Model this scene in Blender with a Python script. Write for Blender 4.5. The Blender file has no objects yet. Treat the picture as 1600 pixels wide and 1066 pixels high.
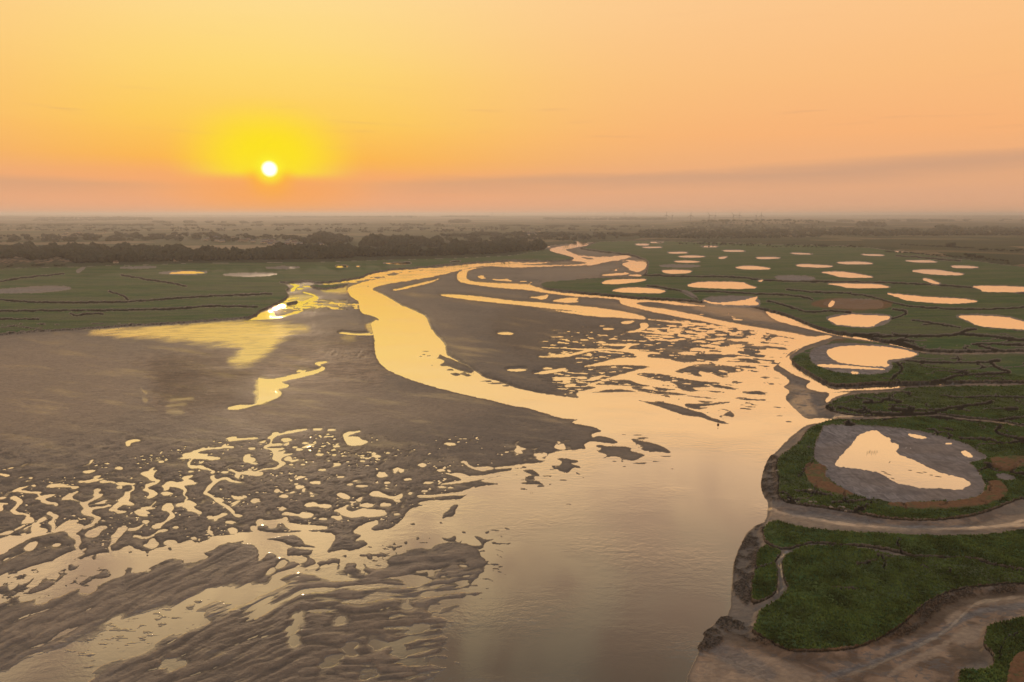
import bpy, math, random
import numpy as np
from mathutils import Vector

C = bpy.context.scene
COL = C.collection
random.seed(7)
RNG = np.random.default_rng(11)

# ------------------------------------------------------------------ camera
FPX, CX, CY = 1066.7, 800.0, 533.0          # the photograph is 1600 x 1066
HORIZON = 335.5
PITCH = math.atan((CY - HORIZON) / FPX)
CAMZ = 100.0
SP, CP = math.sin(PITCH), math.cos(PITCH)
cam_data = bpy.data.cameras.new('camera')
cam = bpy.data.objects.new('camera', cam_data)
COL.objects.link(cam)
cam.location = (0, 0, CAMZ)
cam.rotation_euler = (math.pi / 2 - PITCH, 0, 0)
cam_data.sensor_width = 36.0
cam_data.lens = 24.0
cam_data.clip_start = 0.5
cam_data.clip_end = 120000.0
C.camera = cam

C.view_settings.view_transform = 'Standard'
C.view_settings.look = 'None'
C.view_settings.exposure = 0.0
C.view_settings.gamma = 1.0
C.render.engine = 'CYCLES'
C.cycles.max_bounces = 6
C.cycles.diffuse_bounces = 2
C.cycles.glossy_bounces = 3
C.cycles.transmission_bounces = 2
C.cycles.volume_bounces = 2
C.cycles.use_denoising = True


def ray(u, v):
    return (u - CX, FPX * CP + (CY - v) * SP, -FPX * SP + (CY - v) * CP)


def ground(u, v, z=0.0):
    """the point of the level z that is seen at the photo position u, v"""
    dx, dy, dz = ray(u, v)
    t = (CAMZ - z) / (-dz)
    return (dx * t, dy * t)


def at_dist(u, v, y):
    dx, dy, dz = ray(u, v)
    t = y / dy
    return (dx * t, y, CAMZ + dz * t)


def lin(c):
    out = []
    for x in c[:3]:
        x = x / 255.0
        out.append(x / 12.92 if x <= 0.04045 else ((x + 0.055) / 1.055) ** 2.4)
    return (out[0], out[1], out[2], 1.0)


# ------------------------------------------------------------------ node helper
class NT:
    def __init__(self, tree):
        self.t = tree
        self.n = tree.nodes
        self.l = tree.links

    def node(self, kind, **kw):
        nd = self.n.new(kind)
        for k, v in kw.items():
            setattr(nd, k, v)
        return nd

    def put(self, sock, val):
        if hasattr(val, 'is_output') or isinstance(val, bpy.types.NodeSocket):
            self.l.new(val, sock)
        elif val is not None:
            sock.default_value = val

    def math(self, op, a, b=None, c=None, clamp=False):
        nd = self.node('ShaderNodeMath', operation=op)
        nd.use_clamp = clamp
        self.put(nd.inputs[0], a)
        if b is not None:
            self.put(nd.inputs[1], b)
        if c is not None:
            self.put(nd.inputs[2], c)
        return nd.outputs[0]

    def mixc(self, f, a, b, blend='MIX'):
        nd = self.node('ShaderNodeMix', data_type='RGBA', blend_type=blend)
        self.put(nd.inputs[0], f)
        self.put(nd.inputs[6], a)
        self.put(nd.inputs[7], b)
        return nd.outputs[2]

    def ramp(self, f, stops, interp='LINEAR'):
        nd = self.node('ShaderNodeValToRGB')
        cr = nd.color_ramp
        cr.interpolation = interp
        while len(cr.elements) < len(stops):
            cr.elements.new(0.5)
        for e, (p, c) in zip(cr.elements, stops):
            e.position = p
            e.color = c if not isinstance(c, (int, float)) else (c, c, c, 1)
        self.put(nd.inputs[0], f)
        return nd.outputs[0]

    def rng(self, f, a, b, c=0.0, d=1.0, smooth=False):
        nd = self.node('ShaderNodeMapRange')
        if smooth:
            nd.interpolation_type = 'SMOOTHSTEP'
        self.put(nd.inputs[0], f)
        for i, x in enumerate((a, b, c, d)):
            self.put(nd.inputs[i + 1], x)
        return nd.outputs[0]

    def noise(self, vec, scale, detail=3.0, rough=0.5, dist=0.0, dims='3D'):
        nd = self.node('ShaderNodeTexNoise', noise_dimensions=dims)
        self.put(nd.inputs['Vector'], vec)
        nd.inputs['Scale'].default_value = scale
        nd.inputs['Detail'].default_value = detail
        nd.inputs['Roughness'].default_value = rough
        nd.inputs['Distortion'].default_value = dist
        return nd.outputs[0]

    def mapping(self, vec, scale=(1, 1, 1), rot=(0, 0, 0), loc=(0, 0, 0)):
        nd = self.node('ShaderNodeMapping')
        self.put(nd.inputs['Vector'], vec)
        nd.inputs['Scale'].default_value = scale
        nd.inputs['Rotation'].default_value = rot
        nd.inputs['Location'].default_value = loc
        return nd.outputs[0]

    def attr(self, name):
        nd = self.node('ShaderNodeAttribute', attribute_name=name)
        return nd.outputs['Fac']

    def pos(self):
        return self.node('ShaderNodeNewGeometry').outputs['Position']

    def bump(self, h, strength=0.5, dist=0.1, normal=None):
        nd = self.node('ShaderNodeBump')
        nd.inputs['Strength'].default_value = strength
        nd.inputs['Distance'].default_value = dist
        self.put(nd.inputs['Height'], h)
        if normal is not None:
            self.l.new(normal, nd.inputs['Normal'])
        return nd.outputs[0]


# ------------------------------------------------------------------ sun and sky
_sd = ray(421.0, 264.0)
SUN_AZ = math.atan2(_sd[0], _sd[1])            # from +Y, clockwise
SUN_EL = math.atan2(_sd[2], math.hypot(_sd[0], _sd[1]))
world = bpy.data.worlds.new('World')
C.world = world
world.use_nodes = True


def build_sky():
    w = NT(world.node_tree)
    w.n.clear()
    out = w.node('ShaderNodeOutputWorld')
    bg = w.node('ShaderNodeBackground')
    w.l.new(bg.outputs[0], out.inputs[0])
    co = w.node('ShaderNodeTexCoord').outputs['Generated']
    sep = w.node('ShaderNodeSeparateXYZ')
    w.l.new(co, sep.inputs[0])
    X, Y, Z = sep.outputs
    el = w.math('MULTIPLY', w.math('ARCSINE', Z), 180 / math.pi)          # elevation, degrees
    az = w.math('MULTIPLY', w.math('ARCTAN2', X, Y), 180 / math.pi)
    da = w.math('SUBTRACT', az, math.degrees(SUN_AZ))
    da = w.math('WRAP', da, 180.0, -180.0)
    de = w.math('SUBTRACT', el, math.degrees(SUN_EL))
    ada = w.math('ABSOLUTE', da)
    # stretched wisps, in the directions of the sky
    comb = w.node('ShaderNodeCombineXYZ')
    w.l.new(w.math('MULTIPLY', az, 0.045), comb.inputs[0])
    w.l.new(w.math('MULTIPLY', el, 0.55), comb.inputs[1])
    wisp = w.noise(comb.outputs[0], 1.0, 4.0, 0.55, 0.3)
    el2 = w.math('ADD', el, w.math('MULTIPLY', w.math('SUBTRACT', wisp, 0.5), 1.0))
    e01 = w.math('DIVIDE', el2, 90.0, clamp=True)
    away = w.ramp(e01, [
        (0.0, lin((226, 168, 130))), (1.4 / 90, lin((228, 170, 130))), (3.0 / 90, lin((236, 174, 126))),
        (6.0 / 90, lin((249, 180, 120))), (10.0 / 90, lin((251, 190, 127))), (17.0 / 90, lin((253, 202, 145))),
        (20.0 / 90, lin((222, 182, 142))), (26.0 / 90, lin((163, 140, 115))), (37.0 / 90, lin((112, 108, 96))), (48.0 / 90, lin((176, 184, 196))), (62.0 / 90, lin((208, 218, 232))),
        (1.0, lin((212, 222, 238)))])  # unseen sky high overhead brightened to fill-light the ground
    near = w.ramp(e01, [
        (0.0, lin((240, 164, 120))), (1.4 / 90, lin((247, 168, 112))), (3.0 / 90, lin((250, 170, 96))),
        (4.2 / 90, lin((255, 184, 66))), (7.0 / 90, lin((255, 206, 84))), (11.0 / 90, lin((255, 216, 116))),
        (17.5 / 90, lin((255, 222, 154))), (22.0 / 90, lin((255, 216, 160))), (28.0 / 90, lin((238, 204, 152))), (37.0 / 90, lin((136, 124, 104))), (48.0 / 90, lin((182, 184, 190))), (62.0 / 90, lin((208, 218, 232))),
        (1.0, lin((212, 222, 238)))])  # same added overhead brightness on the sun side
    fz = w.math('EXPONENT', w.math('MULTIPLY', w.math('POWER', w.math('DIVIDE', ada, 21.0), 2.0), -1.0))
    col = w.mixc(fz, away, near)
    # long grey bank low over the horizon, lifting to the right
    top = w.math('ADD', w.math('MULTIPLY', w.math('ADD', az, 12.0, clamp=False), 0.030), 2.75)
    top = w.math('ADD', w.math('MAXIMUM', top, 2.6), w.math('MULTIPLY', w.math('SUBTRACT', wisp, 0.5), 1.7))
    under = w.math('SUBTRACT', top, el)
    edge = w.rng(under, -0.30, 0.55, 0, 1, True)
    fade = w.rng(under, 0.35, 1.9, 1, 0.10, True)
    bank = w.math('MULTIPLY', edge, fade)
    bank = w.math('MULTIPLY', bank, w.rng(ada, 4.0, 14.0, 0.25, 1.0, True))
    bank = w.math('MULTIPLY', bank, w.rng(az, -12.0, 24.0, 0.38, 0.55))
    col = w.mixc(bank, col, lin((188, 150, 128)))
    # thin streaks above it
    c3 = w.node('ShaderNodeCombineXYZ')
    w.l.new(w.math('MULTIPLY', az, 0.11), c3.inputs[0])
    w.l.new(w.math('MULTIPLY', el, 1.9), c3.inputs[1])
    st = w.noise(c3.outputs[0], 1.0, 3.0, 0.5, 0.4)
    st = w.math('MULTIPLY', w.rng(st, 0.60, 0.78, 0, 0.35, True), w.rng(el, 4.0, 6.0, 0, 1, True))
    st = w.math('MULTIPLY', st, w.rng(el, 6.5, 11.0, 1, 0.15, True))
    col = w.mixc(st, col, lin((222, 158, 118)))
    # warm glow round the sun
    dx = w.math('DIVIDE', da, 6.4)
    dy = w.math('DIVIDE', w.math('SUBTRACT', de, 0.8), 4.0)
    rr = w.math('SQRT', w.math('ADD', w.math('MULTIPLY', dx, dx), w.math('MULTIPLY', dy, dy)))
    g1 = w.rng(rr, 0.22, 1.22, .96, 0, True)
    g1 = w.math('MULTIPLY', g1, w.rng(de, -1.15, -0.15, 0.0, 1.0, True))
    col = w.mixc(g1, col, lin((255, 229, 0)))
    dx2 = w.math('DIVIDE', da, 2.0)
    dy2 = w.math('DIVIDE', w.math('ADD', de, 0.6), 2.1)
    r2 = w.math('SQRT', w.math('ADD', w.math('MULTIPLY', dx2, dx2), w.math('MULTIPLY', dy2, dy2)))
    g2 = w.math('MULTIPLY', w.rng(r2, 0.35, 1.15, 1, 0, True), w.rng(de, -0.6, 0.2, 1, 0))
    col = w.mixc(g2, col, lin((255, 184, 10)))
    dxo = w.math('DIVIDE', da, 7.5)
    dyo = w.math('DIVIDE', w.math('ADD', de, 2.2), 2.4)
    ro = w.math('SQRT', w.math('ADD', w.math('MULTIPLY', dxo, dxo), w.math('MULTIPLY', dyo, dyo)))
    go = w.rng(ro, 0.1, 1.3, 0.75, 0, True)
    go = w.math('MULTIPLY', go, w.rng(de, -0.9, 0.0, 1, 0, True))
    col = w.mixc(go, col, lin((255, 165, 70)))
    dd = w.math('SQRT', w.math('ADD', w.math('MULTIPLY', da, da), w.math('MULTIPLY', de, de)))
    halo = w.rng(dd, 0.45, 1.5, .9, 0, True)
    col = w.mixc(halo, col, lin((255, 240, 30)))
    disc = w.rng(dd, 0.30, 0.70, 1, 0, True)
    col = w.mixc(disc, col, (1.6, 1.6, 1.35, 1))
    # soft cloud veils high up (seen only in the water)
    c4 = w.node('ShaderNodeCombineXYZ')
    w.l.new(w.math('MULTIPLY', az, 0.12), c4.inputs[0])
    w.l.new(w.math('MULTIPLY', el, 0.09), c4.inputs[1])
    hi = w.noise(c4.outputs[0], 1.0, 3.0, 0.5, 0.6)
    hi = w.math('MULTIPLY', w.rng(hi, 0.42, 0.66, 0, 1, True), w.rng(el, 16.0, 27.0, 0, 0.85, True))
    col = w.mixc(hi, col, w.mixc(w.rng(el, 22.0, 36.0, 0, 1), lin((178, 146, 120)), lin((112, 94, 82))))
    # clear-air daylight of the rest of the dome
    sky = w.node('ShaderNodeTexSky', sky_type='NISHITA')
    sky.sun_disc = False
    sky.sun_elevation = SUN_EL
    sky.sun_rotation = SUN_AZ
    sky.dust_density = 4.0
    sky.altitude = 100.0
    w.l.new(sky.outputs[0], w.node('ShaderNodeHueSaturation').inputs['Color'])
    nz = w.mixc(1.0, sky.outputs[0], (0.05, 0.05, 0.05, 1), 'MULTIPLY')
    col = w.mixc(w.rng(el, 40.0, 70.0, 0.0, 0.15, True), col, nz)
    w.l.new(col, bg.inputs[0])
    bg.inputs[1].default_value = 1.0


build_sky()
sl = bpy.data.lights.new('sun', 'SUN')
sl.energy = 1.3
sl.angle = math.radians(0.6)
sl.color = (1.0, 0.70, 0.45)
sun = bpy.data.objects.new('sun', sl)
COL.objects.link(sun)
_v = Vector((math.sin(SUN_AZ) * math.cos(SUN_EL), math.cos(SUN_AZ) * math.cos(SUN_EL), math.sin(SUN_EL)))
sun.rotation_euler = _v.to_track_quat('Z', 'Y').to_euler()


# ------------------------------------------------------------------ tags
def tag(o, label=None, cat=None, group=None, kind=None):
    if label: o['label'] = label
    if cat: o['category'] = cat
    if group: o['group'] = group
    if kind: o['kind'] = kind
    return o


def new_obj(name, mesh, mat=None, parent=None):
    o = bpy.data.objects.new(name, mesh)
    COL.objects.link(o)
    if mat is not None and mesh is not None and not mesh.materials:
        mesh.materials.append(mat)
    if parent is not None:
        o.parent = parent
    return o


def empty(name, loc=(0, 0, 0), rz=0.0):
    o = bpy.data.objects.new(name, None)
    COL.objects.link(o)
    o.location = loc
    o.rotation_euler = (0, 0, rz)
    o.empty_display_size = 0.5
    return o

# ------------------------------------------------------------------ outlines read off the photograph (photo pixels)
def P(s):
    return np.array([[float(a) for a in q.split(',')] for q in s.split()], np.float32)


def E(cx, cy, rx, ry, rot=0.0, n=12, seed=0):
    r = np.random.default_rng(int(cx * 13 + cy * 7 + seed))
    a = np.linspace(0, 2 * math.pi, n, endpoint=False)
    k = 1 + 0.18 * r.standard_normal(n)
    x, y = rx * k * np.cos(a), ry * k * np.sin(a)
    c, s = math.cos(rot), math.sin(rot)
    return np.stack([cx + x * c - y * s, cy + x * s + y * c], 1).astype(np.float32)


MAIN = P('668,1120 662,1066 680,1056 700,1045 700,1028 690,1015 700,1000 690,988 700,972 690,962 712,950 722,942 730,925 738,912 748,900 757,890 762,878 750,862 735,850 705,846 682,850 672,858 652,855 630,862 612,868 600,884 575,896 550,905 525,898 507,903 490,897 465,896 445,898 436,908 450,914 430,923 415,928 400,932 375,946 350,944 335,940 315,948 303,953 318,958 325,966 312,976 290,985 265,992 250,998 240,1012 225,1021 200,1028 178,1034 160,1043 140,1058 135,1066 130,1120 '
         '-90,1120 -90,1075 0,1053 25,1038 50,1026 72,1018 100,1014 112,1006 140,998 155,986 175,971 185,966 212,963 225,961 250,953 275,946 295,938 312,928 325,918 337,923 365,917 400,913 418,912 424,901 433,894 447,893 463,885 464,880 449,873 435,872 427,864 418,864 413,874 401,880 405,862 400,853 390,850 375,849 382,846 380,844 368,847 355,848 342,852 331,859 312,863 325,869 322,872 305,878 288,882 284,873 266,874 258,876 252,880 239,886 230,894 213,896 206,893 216,889 213,885 200,884 194,892 190,900 175,901 157,911 148,913 147,921 138,926 126,926 123,921 110,925 100,928 76,934 60,932 45,938 25,934 10,942 -90,962 '
         '-90,850 0,842 12,838 20,837 30,838 45,835 55,829 75,829 70,834 85,832 88,825 100,817 110,813 123,813 118,818 130,820 130,825 122,831 117,835 124,838 127,845 125,850 122,855 126,861 133,864 130,867 122,871 113,875 122,878 128,876 133,872 143,872 147,875 152,871 153,867 165,866 172,865 173,860 169,855 172,851 175,845 173,838 180,833 185,825 195,821 200,826 187,838 180,848 172,853 171,860 178,864 200,852 205,853 213,859 225,863 228,866 229,872 232,871 232,864 242,858 255,855 266,851 278,850 290,846 299,843 303,848 313,849 325,843 335,837 355,837 368,835 372,832 385,832 400,831 401,820 400,815 405,811 420,814 439,811 447,808 450,812 447,815 459,819 485,821 512,823 511,826 490,828 479,829 485,831 515,832 525,839 518,851 509,861 513,865 531,860 548,862 564,857 577,850 568,843 553,846 568,836 550,832 562,822 577,817 590,813 590,819 577,826 585,831 612,826 625,815 632,808 638,798 650,792 664,790 650,787 670,782 695,782 722,780 729,773 735,765 750,760 775,758 782,755 760,753 745,752 785,743 792,740 800,735 800,728 822,725 850,723 854,712 872,705 900,703 917,702 912,695 922,690 945,690 925,684 925,678 942,674 930,667 905,663 892,660 905,656 890,654 872,652 850,645 825,637 800,634 775,627 737,619 687,607 650,596 625,587 600,575 590,562 586,550 585,525 581,515 580,505 588,500 575,493 563,488 561,478 560,470 552,466 545,460 542,452 550,446 562,443 575,439 600,434 637,426 675,420 725,414 775,410.5 800,410 '
         '830,411 860,409.5 890,407 898,404 893,401 875,397 861,393 860,389 868,386.5 885,384 898,381 893,377 905,377 921,380 917,384 903,386 890,388 883,391 893,395 903,399 925,402 960,401 975,399 986,400.5 975,405 955,408 940,411 930,413.5 918,414.5 880,415 850,416.5 800,418 775,416 750,416 725,420 687,430 650,437 612,442 580,450 585,455 600,461 615,470 630,479 650,486 667,496 671,510 682,525 695,537 697,554 707,560 725,570 745,582 755,590 780,596 800,605 825,611 862,618 895,622 907,622 898,615 915,610 935,606 915,602 935,597 950,591 975,584 1000,578 1020,573 1040,566 1010,561 1030,553 1060,553 1080,545 1100,540 1130,532 1170,525 1200,522 1235,530 1250,531 1256,540 1240,548 1228,556 1228,563 1215,568 1205,577 1225,587 1235,597 1222,605 1235,611 1225,622 1242,640 1256,652 1262,655 1290,654 1302,656 1285,660 1262,664 1255,667 1245,675 1230,687 1212,707 1200,715 1191,740 1188,758 1193,777 1200,783 1198,813 1179,822 1167,832 1156,853 1146,878 1143,911 1140,960 1124,965 1115,977 1097,989 1101,997 1089,1009 1091,1021 1084,1034 1072,1061 1065,1120')

WATER = [P(s) for s in (
    # branching channels of the upper estuary
    '757,417 745,419 738,421 730,424 729,430 728,435 735,440 760,442 800,443.5 827,445 840,450 875,455 900,457 925,460 970,464 1010,466.5 1050,469.5 1065,474 1112,479.5 1060,477 1045,474.5 1020,472 1000,472 992,474.5 1010,480 1040,483 1060,487 1090,493 1120,500 1150,506 1200,515 1237,520 1265,527 1295,524 1302,526.5 1280,533 1256,541 1243,547 1256,540 1250,531 1200,520 1170,515 1130,509 1100,502 1075,498 1050,493 1030,489 1010,485 985,479 970,475 968,467 925,464.5 887,462 850,457 825,453 800,451 770,449 750,446 722,442 714,437 715,427 725,421 737,419.5',
    '685,461 700,460 750,463.5 800,470.5 825,472 875,476 925,480 960,485 990,490 1010,496.5 1007,499.5 975,497 950,495 900,486 862,482.5 825,478 800,475.5 750,470.5 712,466',
    '860,484.5 900,487.5 950,491.5 975,496 940,495.5 900,491',
    '1005,498.5 1040,501 1075,504 1125,510 1150,513 1130,512.5 1075,506 1040,503',
    '1195,485 1215,489 1240,496 1260,504 1280,512 1300,518.5 1330,524 1350,529 1385,533 1430,546 1418,545 1380,535.5 1325,527.5 1295,521.5 1270,515.5 1245,509.5 1215,502 1203,495.5',
    '1256,541 1243,549 1232,556 1234,563 1250,577 1265,588 1290,601 1300,608 1330,606 1380,603 1420,601 1500,598 1502,600 1420,603.5 1400,606.5 1370,609 1330,610 1300,613.5 1280,612 1262,607 1260,602 1268,596 1258,592 1240,585 1225,576 1214,568',
    '1290,610 1300,614 1330,613 1318,616 1302,621 1292,630 1290,624 1298,617',
    '825,465 845,463 857,460 855,466 845,469 840,466', '862,470 880,467 895,465 905,466 900,470 905,472 885,473 870,472',
    '970,503 993,501 985,506 972,506', '977,519 995,516 1002,512 1000,505 1010,505 1014,509 1008,515 998,519 985,519.5',
    '776,521 790,519 803,521 798,523.5 780,522.5', '1000,517.5 1030,520 1060,524 1030,522.5',
    '612,453 625,451 640,447 660,442 680,437.5 687,435 675,441 655,446 635,451 620,454',
    '938,430 960,427.5 985,426.5 978,429.5 950,431', '980,430 1000,429 1003,432 990,431.5',
    '970,412.5 985,408.5 1005,409 1011,412 1008,420 1000,425 990,424 983,420',
    '840,557 868,557 870,554 890,554 905,550 917,546 935,545 950,545 970,547 975,544 980,540 960,540 930,539 950,537.5 985,537.5 1003,537 985,541 980,546 1000,549 1030,551 1058,552 1040,554 1012,553 1012,560 1040,563 1070,568 1050,574 1035,576 1020,573 1000,571 975,570 950,571 928,572 910,573 930,569 950,564 960,561 975,559 985,560 997,558 990,552 970,549 945,547 925,548 905,553 885,558 850,558.5',
    '832,584 850,580 870,577 885,575 880,580 855,584 840,585', '790,577.5 818,576 824,579 810,581 796,580.5',
    '862,594 875,590 890,589 893,594 870,595', '882,602 893,600 902,601 885,606', '900,589 915,589 918,592 905,592.5',
    '920,591 935,588 947,586 935,592 926,593',
    # left: creek and pools on the upper flat
    '434,441 436,438.5 444,438 446,440 438,442', '450,443 460,444 469,446 462,450 460,455 454,456 455,452 461,447.5 456,445',
    '472,456 490,460 499,466 492,470.5 480,470 478,474 470,477 462,481.5 459,481 471,475 474,470 487,466 491,462.5 482,460',
    '421,480 431,472.5 441,467 454,465 470,465 456,467.5 446,470.5 437,475 434,479',
    '396,495 410,486 425,485 429,490 431,495.5 450,491 462,486 476,485 467,489 450,493 435,498 400,500 380,500',
    '500,443 520,441 550,437.5 572,432 580,426 600,423 622,420.5 640,419 655,418 640,422 605,427.5 590,431.5 575,434 555,439.5 525,443.5',
    '610,424 630,421 650,419.5 680,418.5 660,422 630,425',
    '528,521 535,519 550,521 560,522 575,521 586,521 583,524 560,524 545,523',
    '400,633 405,620 404,605 403,590 410,592 425,593 440,590 460,585 487,580 500,576 503,573 497,571 491,568 500,565.5 515,565 506,567.5 499,570 508,575 505,579 490,585 470,590 450,594 438,597 445,600 452,602 448,606 433,608 441,614 437,620 425,625 412,630 395,634 375,640 355,640 358,636 375,633',
    '0,740 8,741 16,743 10,745 4,743 -4,742', '129,737 135,735.5 148,734.5 149,736 141,739 133,739.5', '179,732 185,729 192,731 190,734 184,733.5',
    '146,745.5 152,743.5 158,743 155,746 149,747', '72,761 77,757 90,756 102,757 104,759 112,760 124,760.5 118,763.5 113,764 111,761.5 103,760.8 90,761 80,762',
    '24,767 31,763.5 33,762 32,766 40,767.5 52,769 57,768.5 66,769 61,771.5 52,771 40,769.8 30,768.5',
    '54,780 60,776.5 72,773.5 87,773 80,776 71,779 70,781 76,784 82,785.5 88,785.5 91,789 87,791 84,787.5 76,788 70,786 64,784 65,781',
    '58,771 60,771 64,776 62,777', '-6,779 5,776.5 11,777 6,779.5 0,780',
    '17,777 22,774.5 26,776.5 33,780 36,784 31,789 26,794 23,798 30,801 41,803 47,805 46,807.5 51,809 54,814 50,817 40,818 34,819 35,815 40,811 42,805.5 34,803.5 24,804 15,798 20,795 25,790 28,785 21,781 16,779',
    '-60,790 5,788 3,792 5,796 2,799 -60,799', '22,828 30,824 38,820 40,821 30,826 24,829', '49,826 51,817 60,817 64,820 59,824 74,827 72,833 53,833 50,831',
    '72,803 76,800 80,800 83,803 92,806 91,809 86,811 84,815 86,820 86,832 80,832 82,822 79,820 75,817 81,813 84,808 80,806',
    '95,781 104,774 108,771 113,771 121,767 122,769 115,773 112,777 115,781 122,784 130,785 138,783 145,779 148,776 145,775 148,770 147,765 154,763.5 158,765 153,770 154,772 161,772 158,776 150,780 143,783.5 136,787 140,794 150,792 156,792 164,791 170,788.5 175,790 165,793 154,794 143,797 145,799 140,802 150,806 158,809 155,813 148,818 146,822 137,825 131,827 130,823 145,818 146,812 150,809 140,806 132,805 127,801 128,797 132,795 126,788 125,783 113,780 103,781',
    '155,753 162,750 166,752 174,751 181,755 190,753 200,755 213,756 206,759 208,764 202,768 195,769 196,772 190,778 183,782 188,784 180,788 176,792 169,798 180,799 185,803 195,801 198,799 184,798 182,795 190,790 196,788 203,790 211,789 205,785 200,783 203,778 202,770 210,765 209,759 200,757 190,759 184,758 180,755 172,753.5 163,755',
    '196,690 205,687.5 214,687 220,688.5 211,690 204,692 203,697 198,697',
    '276,717 287,714 285,711 288,708.5 301,706.5 302,705 312,702 318,699.5 322,700.5 330,700 345,698.5 347,697 352,693.5 353,697 366,698 363,700 352,699.8 345,701 335,701.5 322,702.5 313,705 308,708 316,709.5 325,709.5 322,713 330,714 343,714.5 342,718 330,719 320,717.5 309,716.5 302,717 297,722 296,727 305,728 315,727 320,730.5 328,733 336,737 334,740 329,739 332,736.5 325,734 316,733 310,731.5 300,732 294,729.5 293,724 298,718.5 301,716.5 290,717',
    '219,740 225,737.5 234,736 234,733 242,730 239,733 238,735.5 246,735 241,739 239,745 243,749 251,750 247,755 235,759.5 229,762 233,765 241,767 247,772 241,776 231,779 229,777 234,773 232,769 222,766 228,763 227,757 235,755 243,754 243,751.5 236,751 230,746 225,743',
    '252,759 258,757 259,754 268,752 275,754 284,753 288,750 284,747 290,744 302,742.5 300,745 292,749 302,751 303,754 310,754.5 300,757.5 288,758 287,760 291,765 292,768 288,772 289,776 294,779 290,782 296,782 306,787 307,789 302,792 306,796 308,797 315,800 314,803 309,803 305,800 292,798 293,795 285,792 282,788 288,786 289,781 293,777 287,774 286,770 288,766 280,762 273,761 264,760 264,765 256,767 257,763',
    '310,723.5 316,721 319,720.5 315,724', '328,744 335,742 334,746 339,750 345,747.5 353,746 358,747 364,751 372,753 385,754 371,754.5 360,752.5 352,748.5 343,751 338,754 332,760 327,766 322,770 328,772 336,778 339,778 346,779 350,783 344,785 352,788 361,794 366,799 366,803 372,804 380,805.5 373,808 367,807 362,801 355,794 344,787 337,784 334,779 325,774 318,771 320,767 326,758 334,753 330,749',
    '345,738 350,736.5 358,737 355,739 350,739.5', '355,735 362,733 370,738 378,738 390,735 400,737 405,735 415,732 430,731 437,726 436,722 428,719 425,716 428,712 426,705 422,702 413,701 412,698 418,695 422,693 424,686 417,685 425,680 426,676 433,675 437,678 450,674 462,672 478,670 480,671.5 465,674.5 448,678 434,680 428,684 424,691 425,694 440,693 443,695 430,697 420,697.5 416,700 423,701 445,700 440,703 433,705 438,706 447,704 441,709 448,709.5 460,708.5 450,712 440,715 438,720 446,723 445,726 438,730 432,733 420,732.8 408,735 402,738 411,738 410,743 398,743 385,741.5 376,741 374,745 373,749 366,744 370,740 363,736',
    '380,712 393,709 390,714 399,717 398,721 392,722.5 404,724 398,726 390,723 381,722', '361,774 365,775 368,776 380,776 382,778 376,781 366,780 364,777',
    '352,685.5 360,683 370,683 367,685 378,685.5 392,684 405,684 400,686.5 385,686.5 373,688 356,690 358,687',
    '-4,786 12,786.5 12,788 0,788', '209,800 215,797 221,795.5 220,793 235,792 238,788 245,783 238,790 236,793 244,794 235,796 225,797 232,800 234,802 228,803 232,807 225,807 216,805',
    '253,796 255,790 260,787 268,786.5 271,791 271,796 267,800 272,803 273,808 266,812 260,815 255,819 252,822 250,826 240,826 237,823 245,818 252,818 259,813 264,808 266,803 262,799 254,797',
    '249,828 256,827 264,828 256,831 249,831 241,835 240,838 228,841.5 219,842 216,839.5 208,839.5 209,836 217,837 225,840 236,837 245,832',
    '200,826 212,825 219,822 226,818 222,822 215,828 200,830', '327,822 329,823 327,829 333,831 331,833 335,838 324,833 325,828',
    '223,852 232,849 233,844 240,841 243,845 249,849 245,854 240,857 230,855', '255,847 262,844 272,844 277,848 274,853 258,852',
    '536,678 545,675 565,673.5 558,676 545,680 543,683 553,682 561,683 565,688 575,690 572,693 562,696 545,696 540,690 537,684',
    '520,697 527,696 532,698 522,699', '524,694 530,693 526,696', '577,772 582,768 593,768 600,773 612,776 620,775 628,771 629,777 623,780 626,784 620,785 612,779 600,777 580,775',
    '723,722 730,722 732,727 742,731 750,730 765,729 772,732 765,734 755,736 748,735 733,730 727,725', '772,731 800,728 812,727 800,731 775,733',
    '693,738 705,741 713,739 722,740 732,744 745,744 760,742 800,735 806,736 780,744 740,751 725,754 700,757 685,757 700,754.5 720,751.5 722,748 712,744 700,741',
    '651,775 657,773.5 680,774 700,771 720,769 733,764 742,760 740,766 728,774 710,773.5 690,775 670,777.5 655,777',
    '475,789 481,786 492,785 498,789 512,788 519,791 512,794 500,793 497,791 480,792', '438,804 447,800 455,802 465,804 475,800 485,802 491,804 486,808 478,810 465,806 452,805',
    '520,798 530,795 540,790 546,789 540,793 541,797 550,800 560,797 568,794 575,796 600,797 604,803 600,806 575,808 567,806 560,808 545,808.5 534,805 530,800',
    '560,790 572,786 583,788 583,791 572,793', '555,780 565,783 560,784', '497,811 505,809 513,811 505,812.5', '524,809 530,808 532,811 526,811.5',
    '525,773 530,770 540,772 548,777 545,780 535,779', '136,831 148,826 155,822 166,822 168,825 158,829 155,835 150,839 138,840 132,836',
    '37,857 45,849 54,846 60,848 55,855 48,860 40,859', '82,852 88,849 96,850 90,854 83,854', '0,835 8,831 18,829 22,831 10,836 -60,842',
    '32,835 38,833 42,835 36,836.5', '128,884 118,872 105,866 112,868 124,875',
)]
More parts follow.
